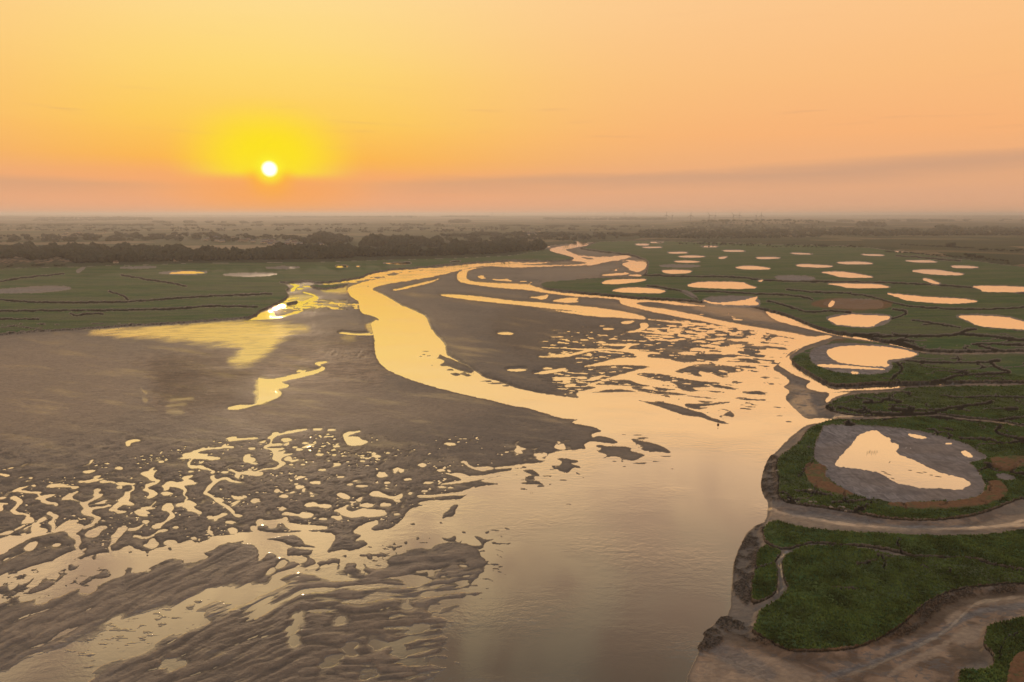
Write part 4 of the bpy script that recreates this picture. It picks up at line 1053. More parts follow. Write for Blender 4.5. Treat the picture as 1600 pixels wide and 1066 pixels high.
def make_mud():
    m, t, out = new_mat('tidal_mud')
    pos = t.pos()
    wet, tone, brown, pan = t.attr('wet'), t.attr('tone'), t.attr('brown'), t.attr('pan')
    rub, creek_shade = t.attr('rubble'), t.attr('creek_shade')
    straw = t.attr('straw')
    nbig = t.noise(t.mapping(pos, (0.012, 0.02, 0.02)), 1.0, 4.0, 0.6, 0.6)
    nmid = t.noise(t.mapping(pos, (0.12, 0.20, 0.2)), 1.0, 4.0, 0.6, 0.5)
    nfine = t.noise(t.mapping(pos, (1.6, 2.2, 1.6)), 1.0, 4.0, 0.65)
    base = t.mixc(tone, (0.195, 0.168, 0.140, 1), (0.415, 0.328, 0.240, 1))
    base = t.mixc(t.rng(nbig, .35, .65, 0, .5, True), base, (0.235, 0.195, 0.155, 1))
    base = t.mixc(t.rng(nmid, .42, .68, 0, .40, True), base, (0.165, 0.143, 0.125, 1))
    base = t.mixc(t.rng(nfine, .5, .75, 0, .45, True), base, (0.13, 0.11, 0.095, 1))
    nsm = t.noise(t.mapping(pos, (0.42, 0.70, 0.5)), 1.0, 3.0, 0.7, 0.8)
    base = t.mixc(t.rng(nsm, .50, .66, 0, .45, True), base, (0.125, 0.108, 0.095, 1))
    base = t.mixc(t.rng(nsm,   .34, .46, .22, 0, True), base, (0.36, 0.30, 0.235, 1))
    bcol = t.mixc(t.rng(nmid, .40, .58), (0.46, 0.31, 0.20, 1), (0.16, 0.102, 0.064, 1))
    bcol = t.mixc(t.rng(t.noise(t.mapping(pos, (.35, .6, .4)), 1.0, 4.0, .6, 1.2), .52, .60, 0, .8), bcol, (0.17, 0.155, 0.145, 1))
    base = t.mixc(t.math('MULTIPLY', brown, .85), base, bcol)
    base = t.mixc(t.attr('pale'), base, t.mixc(t.rng(nsm, .35, .6), (0.50, 0.375, 0.26, 1), (0.34, 0.26, 0.19, 1)))
    base = t.mixc(t.attr('dark'), base, t.mixc(t.rng(nsm, .35, .6), (0.15, 0.105, 0.068, 1), (0.095, 0.068, 0.046, 1)))
    base = t.mixc(t.attr('grey'), base, t.mixc(t.rng(nsm, .35, .6), (0.26, 0.245, 0.23, 1), (0.13, 0.125, 0.125, 1)))
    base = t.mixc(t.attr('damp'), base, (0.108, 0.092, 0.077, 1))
    gstr = t.noise(t.mapping(pos, (0.6, 0.16, 0.5), (0, 0, 0.5)), 1.0, 4.0, 0.65, 1.0)
    gcol = t.mixc(t.rng(gstr, .38, .64), (0.36, 0.33, 0.32, 1), (0.16, 0.15, 0.155, 1))
    gcol = t.mixc(t.rng(nbig, .38, .6, 0, .6, True), gcol, (0.25, 0.20, 0.165, 1))
    gcol = t.mixc(t.rng(nmid, .45, .62, 0, .5, True), gcol, (0.125, 0.115, 0.115, 1))
    base = t.mixc(pan, base, gcol)
    base = t.mixc(t.math('MULTIPLY', t.rng(nfine, .3, .6, 1, .6), rub), base, t.mixc(t.rng(nfine, .48, .6), (0.040, 0.030, 0.020, 1), (0.13, 0.095, 0.07, 1)))
    base = t.mixc(creek_shade, base, (0.036, 0.030, 0.021, 1))  # dark creek mud, with shade of walls and backlit cliffs put into the colour
    base = t.mixc(t.math('MULTIPLY', straw, t.rng(nmid, .34, .46, .25, .95)), base, t.mixc(nfine, (0.30, 0.16, 0.085, 1), (0.14, 0.085, 0.045, 1)))
    # little sand ripples, near ones only show as texture
    wv = t.node('ShaderNodeTexWave', wave_type='BANDS')
    t.put(wv.inputs['Vector'], t.mapping(pos, (1, 1, 1), (0, 0, 0.9)))
    wv.inputs['Scale'].default_value = 0.75
    wv.inputs['Distortion'].default_value = 9.0
    wv.inputs['Detail'].default_value = 2.0
    wv.inputs['Detail Scale'].default_value = 0.35
    wv2 = t.node('ShaderNodeTexWave', wave_type='BANDS')
    t.put(wv2.inputs['Vector'], t.mapping(pos, (0.45, 0.6, 1), (0, 0, 2.0)))
    wv2.inputs['Scale'].default_value = 0.3
    wv2.inputs['Distortion'].default_value = 14.0
    wv2.inputs['Detail Scale'].default_value = 0.3
    h = t.math('ADD', t.math('MULTIPLY', wv.outputs[1], .018), t.math('MULTIPLY', wv2.outputs[1], .04))
    h = t.math('ADD', h, t.math('MULTIPLY', nfine, .30))
    h = t.math('ADD', h, t.math('MULTIPLY', nmid, .7))
    h = t.math('ADD', h, t.math('MULTIPLY', nsm, .5))
    dryk = t.math('SUBTRACT', 1.0, wet, clamp=True)
    h = t.math('MULTIPLY', h, dryk)
    nb = t.bump(h, 1.0, 0.5)
    rough = t.rng(nbig, .3, .7, .80, .60)
    matt = t.math('MAXIMUM', creek_shade, rub)
    rough = t.mixc(matt, rough, (1, 1, 1, 1))
    spec = t.rng(matt, 0, 1, .16, 0.0)
    dry = princ(t, base, rough, spec, nb)
    ws = water_shader(t, pos, (0.19, 0.150, 0.115, 1), 0.02, 0.035)
    nw = t.noise(t.mapping(pos, (0.05, 0.12, 0.1)), 1.0, 3.0, 0.6, .4)
    f = t.math('MULTIPLY', wet, t.rng(nw, .35, .55, .75, 1.0, True))
    mx = t.node('ShaderNodeMixShader')
    t.l.new(f, mx.inputs[0])
    t.l.new(dry, mx.inputs[1])
    t.l.new(ws, mx.inputs[2])
    t.l.new(mx.outputs[0], out.inputs[0])
    return m


def make_grass():
    m, t, out = new_mat('salt_marsh_grass')
    pos = t.pos()
    big = t.noise(t.mapping(pos, (0.007, 0.025, 0.01)), 1.0, 4.0, 0.6, 0.5)
    mid = t.noise(t.mapping(pos, (0.03, 0.09, 0.05)), 1.0, 5.0, 0.72, 0.4)
    fine = t.noise(t.mapping(pos, (0.9, 0.9, 0.9)), 1.0, 4.0, 0.7)
    c = t.mixc(t.rng(big, .41, .59), (0.070, 0.140, 0.048, 1), (0.150, 0.165, 0.088, 1))
    c = t.mixc(t.rng(mid, .45, .70, 0, .8, True), c, (0.185, 0.225, 0.065, 1))
    c = t.mixc(t.rng(mid, .30, .42, .7, 0, True), c, (0.050, 0.085, 0.028, 1))
    c = t.mixc(t.rng(fine, .45, .68, 0, .7), c, (0.040, 0.068, 0.020, 1))
    c = t.mixc(t.math('MULTIPLY', t.attr('straw'), t.rng(t.noise(t.mapping(pos, (.2, .3, .2)), 1.0, 4.0, .7, .5), .36, .50, .1, .95)), c, t.mixc(fine, (0.34, 0.17, 0.09, 1), (0.16, 0.09, 0.05, 1)))
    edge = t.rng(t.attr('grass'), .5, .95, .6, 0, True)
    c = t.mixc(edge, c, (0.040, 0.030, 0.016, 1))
    nb = t.bump(t.math('ADD', fine, t.math('MULTIPLY', mid, 1.5)), 1.0, 0.5)
    t.l.new(princ(t, c, 1.0, 0.05, nb), out.inputs[0])
    return m


def make_land():
    m, t, out = new_mat('fields')
    pos = t.pos()
    vo = t.node('ShaderNodeTexVoronoi', feature='F1', distance='MANHATTAN')
    t.put(vo.inputs['Vector'], t.mapping(pos, (0.0026, 0.0042, 0.0), (0, 0, 0.25)))
    vo.inputs['Scale'].default_value = 1.0
    sep = t.node('ShaderNodeSeparateColor')
    t.l.new(vo.outputs['Color'], sep.inputs[0])
    c = t.ramp(sep.outputs[0], [(0, (0.05, 0.065, 0.025, 1)), (.22, (0.075, 0.08, 0.035, 1)), (.42, (0.19, 0.15, 0.075, 1)), (.55, (0.085, 0.09, 0.04, 1)),
                               (.7, (0.26, 0.19, 0.11, 1)), (.82, (0.06, 0.06, 0.03, 1)), (1, (0.11, 0.11, 0.05, 1))], 'CONSTANT')
    n = t.noise(t.mapping(pos, (0.0011, 0.0022, 0.0)), 1.0, 4.0, .6, .3)
    c = t.mixc(t.rng(n, .50, .56, 0, .75, True), c, (0.055, 0.065, 0.035, 1))
    c = t.mixc(t.math('MULTIPLY', t.attr('upland_haze'), t.rng(n, .46, .54, .75, .15, True)), c, (0.42, 0.33, 0.22, 1))  # far hills paled, the brightness of haze put into the field colour
    n2 = t.noise(t.mapping(pos, (0.02, 0.05, 0.0)), 1.0, 3.0, .6)
    c = t.mixc(t.rng(n2, .45, .7, 0, .5), c, (0.05, 0.06, 0.03, 1))
    dn = t.noise(t.mapping(pos, (0.09, 0.05, 0.1)), 1.0, 3.0, .7)
    c = t.mixc(t.attr('dune'), c, t.mixc(t.rng(dn, .42, .56), (0.26, 0.17, 0.11, 1), (0.055, 0.05, 0.028, 1)))
    t.l.new(princ(t, c, 1.0, 0.05), out.inputs[0])
    return m


def plain(name, col, rough=.8, spec=.3, nscale=None, k=.35):
    m, t, out = new_mat(name)
    c = col
    if nscale:
        n = t.noise(t.pos(), nscale, 3.0, .6)
        c = t.mixc(t.rng(n, .35, .65, 0, 1), col, tuple(a * (1 - k) for a in col[:3]) + (1,))
    t.l.new(princ(t, c, rough, spec), out.inputs[0])
    return m


M_WATER, M_POND, M_MUD, M_GRASS, M_LAND = make_water(), make_pond_water(), make_mud(), make_grass(), make_land()
M_LEAF = plain('foliage_dark', (0.050, 0.056, 0.030, 1), 1.0, .05, 0.25, .5)
M_LEAF2 = plain('foliage_green', (0.060, 0.070, 0.036, 1), 1.0, .05, 0.25, .5)
M_BARK = plain('bark', (0.06, 0.045, 0.03, 1), .95, .1, 2.0)
M_WALL = plain('pale_render', (0.62, 0.54, 0.46, 1), .8, .3, .8, .15)
M_ROOF = plain('roof_tile', (0.20, 0.12, 0.09, 1), .8, .3, 1.5, .3)
M_SLATE = plain('slate', (0.13, 0.13, 0.14, 1), .5, .4, 1.5, .3)
M_TURB = plain('turbine_backlit', (0.20, 0.20, 0.21, 1), .5, .4, .2, .05)  # pale turbines given dark grey, their backlit shade put into the colour
M_BIRD = plain('white_feathers', (0.85, 0.84, 0.80, 1), .8, .2, 9.0, .1)
M_LEG = plain('dark_leg', (0.03, 0.03, 0.03, 1), .6, .3, 9.0, .2)
M_WOOD = plain('wet_wood', (0.07, 0.05, 0.035, 1), .7, .3, 6.0)
M_BUOY = plain('buoy_paint', (0.10, 0.05, 0.035, 1), .5, .4, 6.0, .2)
M_STONE = plain('pale_stone', (0.42, 0.36, 0.29, 1), .9, .2, 1.2, .4)

# ------------------------------------------------------------------ the setting
o = new_obj('mudflat', mesh_from('mudflat', q[kq == MUDC], allco, {k_: attrs[k_] for k_ in ('pale', 'dark', 'grey', 'damp', 'film', 'wet', 'tone', 'brown', 'pan', 'rubble', 'creek_shade', 'straw')}), M_MUD)
tag(o, kind='structure')
o = new_obj('marsh_grass', mesh_from('marsh_grass', q[kq == GRC], allco, {k_: attrs[k_] for k_ in ('straw', 'grass')}), M_GRASS)
tag(o, 'low green salt marsh grass covering the raised lobes beside the estuary', 'grass', kind='stuff')
o = new_obj('farmland', mesh_from('farmland', q[kq == LDC], allco, {'dune': attrs['dune'], 'upland_haze': attrs['upland_haze']}), M_LAND)
tag(o, kind='structure')

# the estuary: one level sheet of water
wr, wc = [], []
rows_w = np.unique(np.r_[np.arange(0, NR, 12), NR - 1])
rows_w = rows_w[VS[rows_w] > 368]
cols_w = np.unique(np.r_[np.arange(0, NC, 30), NC - 1])
gi = np.arange(len(rows_w) * len(cols_w)).reshape(len(rows_w), len(cols_w))
fq = np.stack([gi[:-1, :-1], gi[:-1, 1:], gi[1:, 1:], gi[1:, :-1]], -1).reshape(-1, 4)
wco = np.stack([GX[np.ix_(rows_w, cols_w)], GY[np.ix_(rows_w, cols_w)], np.zeros((len(rows_w), len(cols_w)))], -1).reshape(-1, 3)
o = new_obj('water', mesh_from('water', fq, wco), M_WATER)
tag(o, kind='structure')
# ponds
for (w, d), (p, lab) in zip(pond_sd, POND):
    mask = d > -1.3
    fm = mask[:-1, :-1] | mask[:-1, 1:] | mask[1:, 1:] | mask[1:, :-1]
    ii = idx[w]
    f = np.stack([ii[:-1, :-1], ii[:-1, 1:], ii[1:, 1:], ii[1:, :-1]], -1)[fm]
    if len(f) == 0:
        continue
    co = allco.copy() if False else None
    used = np.unique(f.reshape(-1))
    sub = {int(a): i for i, a in enumerate(used)}
    fl = np.vectorize(sub.get)(f)
    c3 = allco[used].copy()
    c3[:, 2] = PLEV
    o = new_obj('pond', mesh_from('pond', fl, c3), M_POND)
    tag(o, kind='structure')

# ------------------------------------------------------------------ small mesh kit
class MB:
    def __init__(self):
        self.v, self.f, self.n = [], [], 0

    def add(self, v, f):
        self.v.append(np.asarray(v, np.float32).reshape(-1, 3))
        self.f += [tuple(int(i) + self.n for i in t) for t in f]
        self.n += len(self.v[-1])

    def box(self, x0, y0, z0, x1, y1, z1):
        self.add([(x, y, z) for z in (z0, z1) for x, y in ((x0, y0), (x1, y0), (x1, y1), (x0, y1))],
                 [(0, 3, 2, 1), (4, 5, 6, 7), (0, 1, 5, 4), (1, 2, 6, 5), (2, 3, 7, 6), (3, 0, 4, 7)])

    def tube(self, pts, rad, n=8):
        pts = [Vector(p) for p in pts]
        V, F = [], []
        for i, p in enumerate(pts):
            d = (pts[min(i + 1, len(pts) - 1)] - pts[max(i - 1, 0)]).normalized()
            a = d.orthogonal().normalized()
            if abs(d.z) > .9: a = Vector((1, 0, 0)) - d * d.x; a.normalize()
            b = d.cross(a)
            for k_ in range(n):
                th = 2 * math.pi * k_ / n
                V.append(p + (a * math.cos(th) + b * math.sin(th)) * rad[i])
        for i in range(len(pts) - 1):
            for k_ in range(n):
                F.append((i * n + k_, i * n + (k_ + 1) % n, (i + 1) * n + (k_ + 1) % n, (i + 1) * n + k_))
        F.append(tuple(range(n))[::-1])
        F.append(tuple((len(pts) - 1) * n + k_ for k_ in range(n)))
        self.add(V, F)

    def build(self, name, mat, parent=None, smooth=False):
        me = bpy.data.meshes.new(name)
        me.from_pydata(np.concatenate(self.v).tolist(), [], self.f)
        if smooth:
            for p_ in me.polygons: p_.use_smooth = True
        me.update()
        return new_obj(name, me, mat, parent)


def ico(sub):
    import bmesh
    b = bmesh.new()
    bmesh.ops.create_icosphere(b, subdivisions=sub, radius=1.0)
    V = np.array([v_.co[:] for v_ in b.verts], np.float32)
    F = np.array([[v_.index for v_ in f_.verts] for f_ in b.faces], np.int32)
    b.free()
    return V, F


ICO1, ICO2 = ico(1), ico(2)


def clumps(centers, radii, heights, proto, jit=0.28, seed=1):
    """many leafy lumps in one soup: returns vertices and triangles"""
    V, F = proto
    r = np.random.default_rng(seed)
    n = len(centers)
    k_ = 1 + jit * r.standard_normal((n, len(V), 1)).astype(np.float32)
    ang = r.uniform(0, 2 * np.pi, n)
    c, s = np.cos(ang), np.sin(ang)
    P_ = V[None] * k_
    X = P_[..., 0] * c[:, None] - P_[..., 1] * s[:, None]
    Y = P_[..., 0] * s[:, None] + P_[..., 1] * c[:, None]
    out = np.stack([X * radii[:, None], Y * radii[:, None], P_[..., 2] * heights[:, None]], -1) + centers[:, None, :]
    f = F[None] + (np.arange(n) * len(V))[:, None, None]
    return out.reshape(-1, 3), f.reshape(-1, 3)


def leaf_cards(pts, size, r):
    """loose leaf clusters: small tilted triangles round the given points"""
    n = len(pts)
    a = r.standard_normal((n, 3)); a /= np.linalg.norm(a, axis=1)[:, None]
    b = np.cross(a, r.standard_normal((n, 3))); b /= np.linalg.norm(b, axis=1)[:, None]
    s = (size * r.uniform(.5, 1.3, n))[:, None]
    V = np.stack([pts - a * s * .6 - b * s * .5, pts + a * s * .9, pts - a * s * .5 + b * s * .6], 1).reshape(-1, 3)
    return V, np.arange(n * 3).reshape(n, 3)


# ------------------------------------------------------------------ far woods that read as masses
WOODS = [  # outline on the ground, tree count, tree height, green?
    ('belt', P('-60,412 110,409.5 112,412.5 300,409 420,407.5 440,401 340,396 240,391 100,388 -60,390'), 2300, 13, 0),
    ('belt', P('395,407.5 500,406 600,402 700,400.5 700,397 600,393.5 480,390 400,392'), 1250, 14, 0),
    ('belt', P('690,400 760,398.5 850,391 848,383 800,377 720,383 690,390'), 1000, 13, 0),
    ('belt', P('562,386 620,388 690,388 692,378 640,374 575,375'), 500, 17, 0),
    ('belt', P('470,381 530,382 555,378 530,369 490,369 470,374'), 260, 17, 0),
    ('belt', P('-60,381 60,379 240,377 330,378 480,376 460,370 300,366 120,368 -60,370'), 850, 11, 0),
    ('belt', P('700,378 800,381 840,378 900,376 1000,372 1000,367 900,366 760,366 690,370'), 700, 11, 0),
    ('belt', P('1000,373 1120,374 1240,373 1290,370 1290,352 1200,349 1100,351 1060,358 1000,363'), 1500, 11, 1),
    ('belt', P('1290,368 1360,370 1480,369 1600,368 1660,368 1660,358 1580,357 1500,358 1480,360 1400,361 1300,357'), 900, 13, 1),
    ('belt', P('1338,356 1382,356 1380,352.5 1340,352.5'), 120, 22, 1),
    ('belt', P('1462,361 1498,361 1495,357 1466,357'), 130, 22, 1),
    ('belt', P('0,361 200,362 420,361 560,364 740,362 900,361 1040,361 1040,357 800,356 500,357 200,356 0,357'), 650, 9, 0),
    ('belt', P('50,347.5 240,346.5 235,344.5 60,344.5'), 700, 14, 0), ('belt', P('430,343.6 650,343.6 650,342.2 430,342.2'), 700, 16, 0),
    ('belt', P('600,341.6 672,341.6 672,340.6 600,340.6'), 260, 18, 0), ('belt', P('690,343 765,343 765,342 690,342'), 260, 16, 0),
    ('belt', P('850,346 1040,347 1040,345.3 850,344.3'), 500, 15, 0), ('belt', P('704,350 735,350 733,347 704,347'), 140, 18, 0),
    ('belt', P('240,350 420,350.5 420,348.5 240,348.2'), 420, 11, 0), ('belt', P('1300,349 1660,348 1660,346.8 1300,347.5'), 500, 13, 0),
    ('belt', P('1480,342.5 1640,343 1640,341.8 1480,341.5'), 330, 15, 0), ('belt', P('1330,341.5 1420,341.5 1420,340.6 1330,340.6'), 200, 15, 0),
    ('belt', P('0,355 300,354 560,353.5 700,355 700,352.5 400,351.5 0,352.5'), 700, 9, 0), ('belt', P('760,355 1000,356 1000,353.5 760,352.5'), 400, 9, 0),
    ('belt', P('0,341.8 180,341.5 420,341.8 420,340.9 0,340.8'), 330, 14, 0),
    ('belt', P('1050,381.5 1200,385.5 1280,386 1350,387 1350,385 1200,382.5 1100,380'), 150, 5, 1),
]
for wi, (_, poly, n, th, gr) in enumerate(WOODS):
    r = np.random.default_rng(100 + wi)
    x0, y0 = poly.min(0); x1, y1 = poly.max(0)
    cand = np.stack([r.uniform(x0, x1, n * 5), r.uniform(y0, y1, n * 5)], 1).astype(np.float32)
    d = sdf(cand[:, 0], cand[:, 1], poly)
    gap = fbm(cand[:, 0] / 22.0, cand[:, 1] / 5.0, 2, 200 + wi)
    cand = cand[(d > 0) & (gap > (-.42 if wi in (0, 1, 2, 3, 7, 8, 9, 10) or th > 13 else .02))][:n]
    C3, RR, HH = [], [], []
    hv = fbm(cand[:, 0] / 26.0, cand[:, 1] / 6.0, 3, 300 + wi)
    for ci_, (u_, v_) in enumerate(cand):
        x, y = ground(float(u_), float(v_), 2.0)
        z = height_at(x, y)
        if z < 1.0: continue
        h = th * r.uniform(.6, 1.2) * (1 + (.95 if wi < 9 else .5) * float(hv[ci_]))
        rad = h * r.uniform(.38, .62) * (1.0 if y < 3000 else 1.5 if y < 6000 else 2.6)
        C3.append((x, y, z + h * .52)); RR.append(rad); HH.append(h * .52)
        for _k in range(2):
            C3.append((x + r.uniform(-1, 1) * rad * .8, y + r.uniform(-1, 1) * rad * .8, z + h * r.uniform(.35, .75)))
            RR.append(rad * r.uniform(.4, .7)); HH.append(h * r.uniform(.2, .34))
    if not C3: continue
    V, F = clumps(np.array(C3, np.float32), np.array(RR, np.float32), np.array(HH, np.float32), ICO1, .22, wi)
    o = new_obj('woodland', mesh_from('woodland', F, V, smooth=False), M_LEAF2 if gr else M_LEAF)
    tag(o, 'distant hazy wood reading as one dark mass of tree crowns behind the marsh', 'wood', kind='stuff')


# ------------------------------------------------------------------ single trees and bushes beyond the marsh
def crown_mesh(name, rad, h, z0, n_clump, n_leaf, seed):
    r = np.random.default_rng(seed)
    cs = np.stack([r.uniform(-.62, .62, n_clump) * rad, r.uniform(-.62, .62, n_clump) * rad, z0 + h * r.uniform(.28, .78, n_clump)], 1).astype(np.float32)
    V, F = clumps(cs, (rad * r.uniform(.30, .52, n_clump)).astype(np.float32), (h * r.uniform(.16, .30, n_clump)).astype(np.float32), ICO1, .25, seed)
    d = r.standard_normal((n_leaf, 3)); d /= np.linalg.norm(d, axis=1)[:, None]
    pk = cs[r.integers(0, n_clump, n_leaf)] + d * np.array([rad * .5, rad * .5, h * .27]) * r.uniform(.7, 1.25, (n_leaf, 1))
    V2, F2 = leaf_cards(pk, rad * .12, r)
    return mesh_from(name, np.concatenate([F, F2 + len(V)]), np.concatenate([V, V2]), smooth=False)


def make_tree(name, rad, h, seed, mat, trunk=True):
    root = empty(name)
    new_obj('crown', crown_mesh('crown', rad, h * .92, h * .08, 14, 260, seed), mat, root)
    if trunk:
        t_ = MB()
        t_.tube([(0, 0, -.6), (.1, 0, h * .2), (.2, .1, h * .42), (.1, 0, h * .66)], [h * .035, h * .028, h * .02, h * .008])
        for a_ in (0.4, 2.3, 4.1):
            t_.tube([(.1, 0, h * .26), (math.cos(a_) * rad * .4, math.sin(a_) * rad * .4, h * .52)], [h * .016, h * .006], 6)
        t_.build('trunk', M_BARK, root)
    return root


def copy_tree(o, loc, rz, sc=1.0):
    c_ = o.copy(); COL.objects.link(c_)
    c_.location = loc; c_.rotation_euler = (0, 0, rz); c_.scale = (sc, sc, sc)
    for ch in o.children:
        k_ = ch.copy(); COL.objects.link(k_); k_.parent = c_
    return c_


TREES = [make_tree('tree', 6.0, 13.0, 301, M_LEAF2), make_tree('tree', 5.0, 11.0, 302, M_LEAF)]
BUSH = [make_tree('bush', 4.5, 5.0, 303, M_LEAF2), make_tree('bush', 5.0, 4.2, 304, M_LEAF)]
_used = set()


def put(protos, u, v, sc, label, cat, group):
    x, y = ground(u, v, 2.6)
    z = height_at(x, y)
    p_ = random.choice(protos)
    if p_.name not in _used:
        _used.add(p_.name); c_ = p_
        c_.location = (x, y, z); c_.rotation_euler = (0, 0, random.uniform(0, 6)); c_.scale = (sc,) * 3
    else:
        c_ = copy_tree(p_, (x, y, z), random.uniform(0, 6), sc)
    return tag(c_, label, cat, group)


for k_ in range(7):
    put(TREES, 1480 + k_ * 1.7, 386.2 + random.uniform(-.4, .4), random.uniform(.85, 1.05), 'dark tree in the square copse standing highest in the fields beyond the right marsh', 'tree', 'trees of the square copse in the right fields')
for k_ in range(12):
    put(TREES, 1508 + k_ * 2.4 + random.uniform(-1, 1), 401.5 + k_ * .35, random.uniform(.4, .62), 'low dark tree in the clump on the sea bank at the right', 'tree', 'tree clump on the sea bank')
for k_ in range(3):
    put(TREES, 1385 + k_ * 2.2, 393.5, random.uniform(.26, .34), 'small round dark tree at the left end of the sea bank hedge', 'tree', 'small round trees at the hedge end')
for k_ in range(46):
    f_ = k_ / 45
    u = 1385 + f_ * 190
    v = 394.0 + 7 * f_ + 11 * f_ ** 2.0 + random.uniform(-.5, .4)
    put(BUSH, u + random.uniform(-2, 2), v, random.uniform(.45, .85), ('low dark bush in the left, thinnest third of the hedge along the sea bank', 'low dark bush in the sea bank hedge, by the tree clump', 'low dark bush in the right, lowest third of the hedge along the sea bank')[min(2, k_ // 16)], 'bush', ('left', 'middle', 'right')[min(2, k_ // 16)] + ' part of the hedge along the sea bank')
for k_ in range(40):
    f_ = k_ / 39
    put(BUSH, 1408 + f_ * 112 + random.uniform(-2, 2), 383.2 + 5.5 * f_ + random.uniform(-.3, .3), random.uniform(.6, 1.1), ('low bush in the thin field hedge, left of the square copse', 'low bush in the thin field hedge, beside the square copse', 'low bush in the thin field hedge, right of the square copse')[min(2, k_ // 14)], 'bush', ('left', 'middle', 'right')[min(2, k_ // 14)] + ' part of the thin field hedge')
for k_ in range(26):
    f_ = k_ / 25
    put(BUSH, 1530 + f_ * 110 + random.uniform(-3, 3), 391 + 4.0 * f_ + random.uniform(-1.2, 1.2), random.uniform(.5, 1.3), 'scattered bush at the far right edge of the fields', 'bush', 'scattered bushes at the right edge')
for k_ in range(20):
    put(BUSH, 1200 + k_ * 7 + random.uniform(-2, 2), 386.0 + random.uniform(-.2, .3) + (k_ > 10) * .3, random.uniform(.5, .9), 'small bush in the low broken hedge behind the far marsh ponds', 'bush', 'broken hedge behind the far ponds')
for k_, (u, v, s_) in enumerate(((18, 417, .8), (13, 417.5, .6), (60, 416, .9), (52, 416, .7), (66, 415.5, .8), (88, 416.3, .9), (99, 415.5, .8), (93, 415.8, .5), (76, 412.5, .5))):
    put(BUSH, u, v, s_, 'dark bush growing against the foot of the pale dunes at the left', 'bush', 'bushes at the foot of the dunes')
for p_ in TREES + BUSH:
    if p_.name not in _used:
        for ch in list(p_.children): bpy.data.objects.remove(ch)
        bpy.data.objects.remove(p_)


# ------------------------------------------------------------------ houses
def make_house(w, d, h, roofmat, seed):
    root = empty('house')
    b = MB(); b.box(-w / 2, -d / 2, -.6, w / 2, d / 2, h); b.build('wall', M_WALL, root)
    b = MB()
    e = .35
    rh = d * .42
    b.add([(-w / 2 - e, -d / 2 - e, h - .1), (w / 2 + e, -d / 2 - e, h - .1), (w / 2 + e, d / 2 + e, h - .1), (-w / 2 - e, d / 2 + e, h - .1),
           (-w / 2 - e, 0, h + rh), (w / 2 + e, 0, h + rh)], [(0, 1, 5, 4), (2, 3, 4, 5), (1, 2, 5), (3, 0, 4), (3, 2, 1, 0)])
    rf = b.build('roof', roofmat, root)
    b = MB(); b.box(w * .28, -.35, h + rh * .5, w * .28 + .8, .35, h + rh + .9); b.build('chimney', M_WALL, rf)
    b = MB(); b.box(-.5, -d / 2 - .06, -.1, .5, -d / 2 + .02, 2.1); b.build('door', M_WOOD, root)
    for x in (-w * .3, w * .3):
        b = MB(); b.box(x - .6, -d / 2 - .05, 1.0, x + .6, -d / 2 + .02, 2.3); b.build('window', M_SLATE, root)
    return root


def copy_deep(o, parent=None):
    c_ = o.copy(); COL.objects.link(c_); c_.parent = parent
    for ch in o.children: copy_deep(ch, c_)
    return c_


HOUSES = [make_house(11, 8, 3.4, M_ROOF, 1), make_house(14, 7.5, 5.2, M_SLATE, 2)]
_hu = [False, False]
villages = [
    ((408, 462), (377, 384), 34, 'small pale house under the distant wood left of the river, below the sun', 'houses of the village below the sun'),
    ((462, 505), (383, 387), 8, 'small pale house at the right end of the village below the sun', 'houses at the right end of the village'),
    ((320, 408), (371, 379), 24, 'tiny house in the hazy village left of the sun', 'houses of the hazy village left of the sun'),
    ((100, 170), (363, 372), 14, 'tiny hazy house in the far village at the left', 'houses of the far left village'),
    ((700, 745), (351, 354), 10, 'tiny pale house on the hazy slope above the middle of the river', 'houses on the hazy slope'),
    ((812, 860), (362, 370), 14, 'tiny pale house in the trees beyond the head of the river', 'houses beyond the head of the river'),
    ((555, 680), (371, 384), 9, 'lone pale farmhouse between the woods left of the river head', 'farmhouses between the woods'),
    ((1020, 1120), (353, 360), 8, 'tiny pale house on the dark hill below the wind turbines', 'houses on the dark hill')]
for (ua, ub), (va, vb), n, lab, grp in villages:
    for k_ in range(n):
        u, v = random.uniform(ua, ub), random.uniform(va, vb)
        x, y = ground(u, v, 3)
        i = random.randrange(2)
        if not _hu[i]:
            c_ = HOUSES[i]; _hu[i] = True
        else:
            c_ = copy_deep(HOUSES[i])
        c_.location = (x, y, height_at(x, y)); c_.rotation_euler = (0, 0, random.uniform(-.6, .6))
        s_ = random.uniform(.9, 1.2); c_.scale = (s_, s_, s_)
        c_['label'] = lab; c_['category'] = 'house'; c_['group'] = grp
for u, v, lab in ((715, 391.5, 'white house standing alone in front of the dark wood left of the river head'), (275, 408.5, 'long low white building at the foot of the left wood, leftmost of three'),
                  (298, 407.8, 'low white building at the foot of the left wood, middle of three'), (316, 406.2, 'low pale building at the foot of the left wood, rightmost of three'),
                  (181, 411.5, 'small white hut at the wood edge right of the dunes')):
    c_ = copy_deep(HOUSES[0 if u != 715 else 1])
    x, y = ground(u, v, 3)
    c_.location = (x, y, height_at(x, y)); c_.rotation_euler = (0, 0, 0.1)
    s_ = 1.3 if u == 715 else .75
    c_.scale = (s_, s_, s_)
    c_['label'] = lab; c_['category'] = 'house' if u == 715 else 'hut'
    if 'group' in c_: del c_['group']


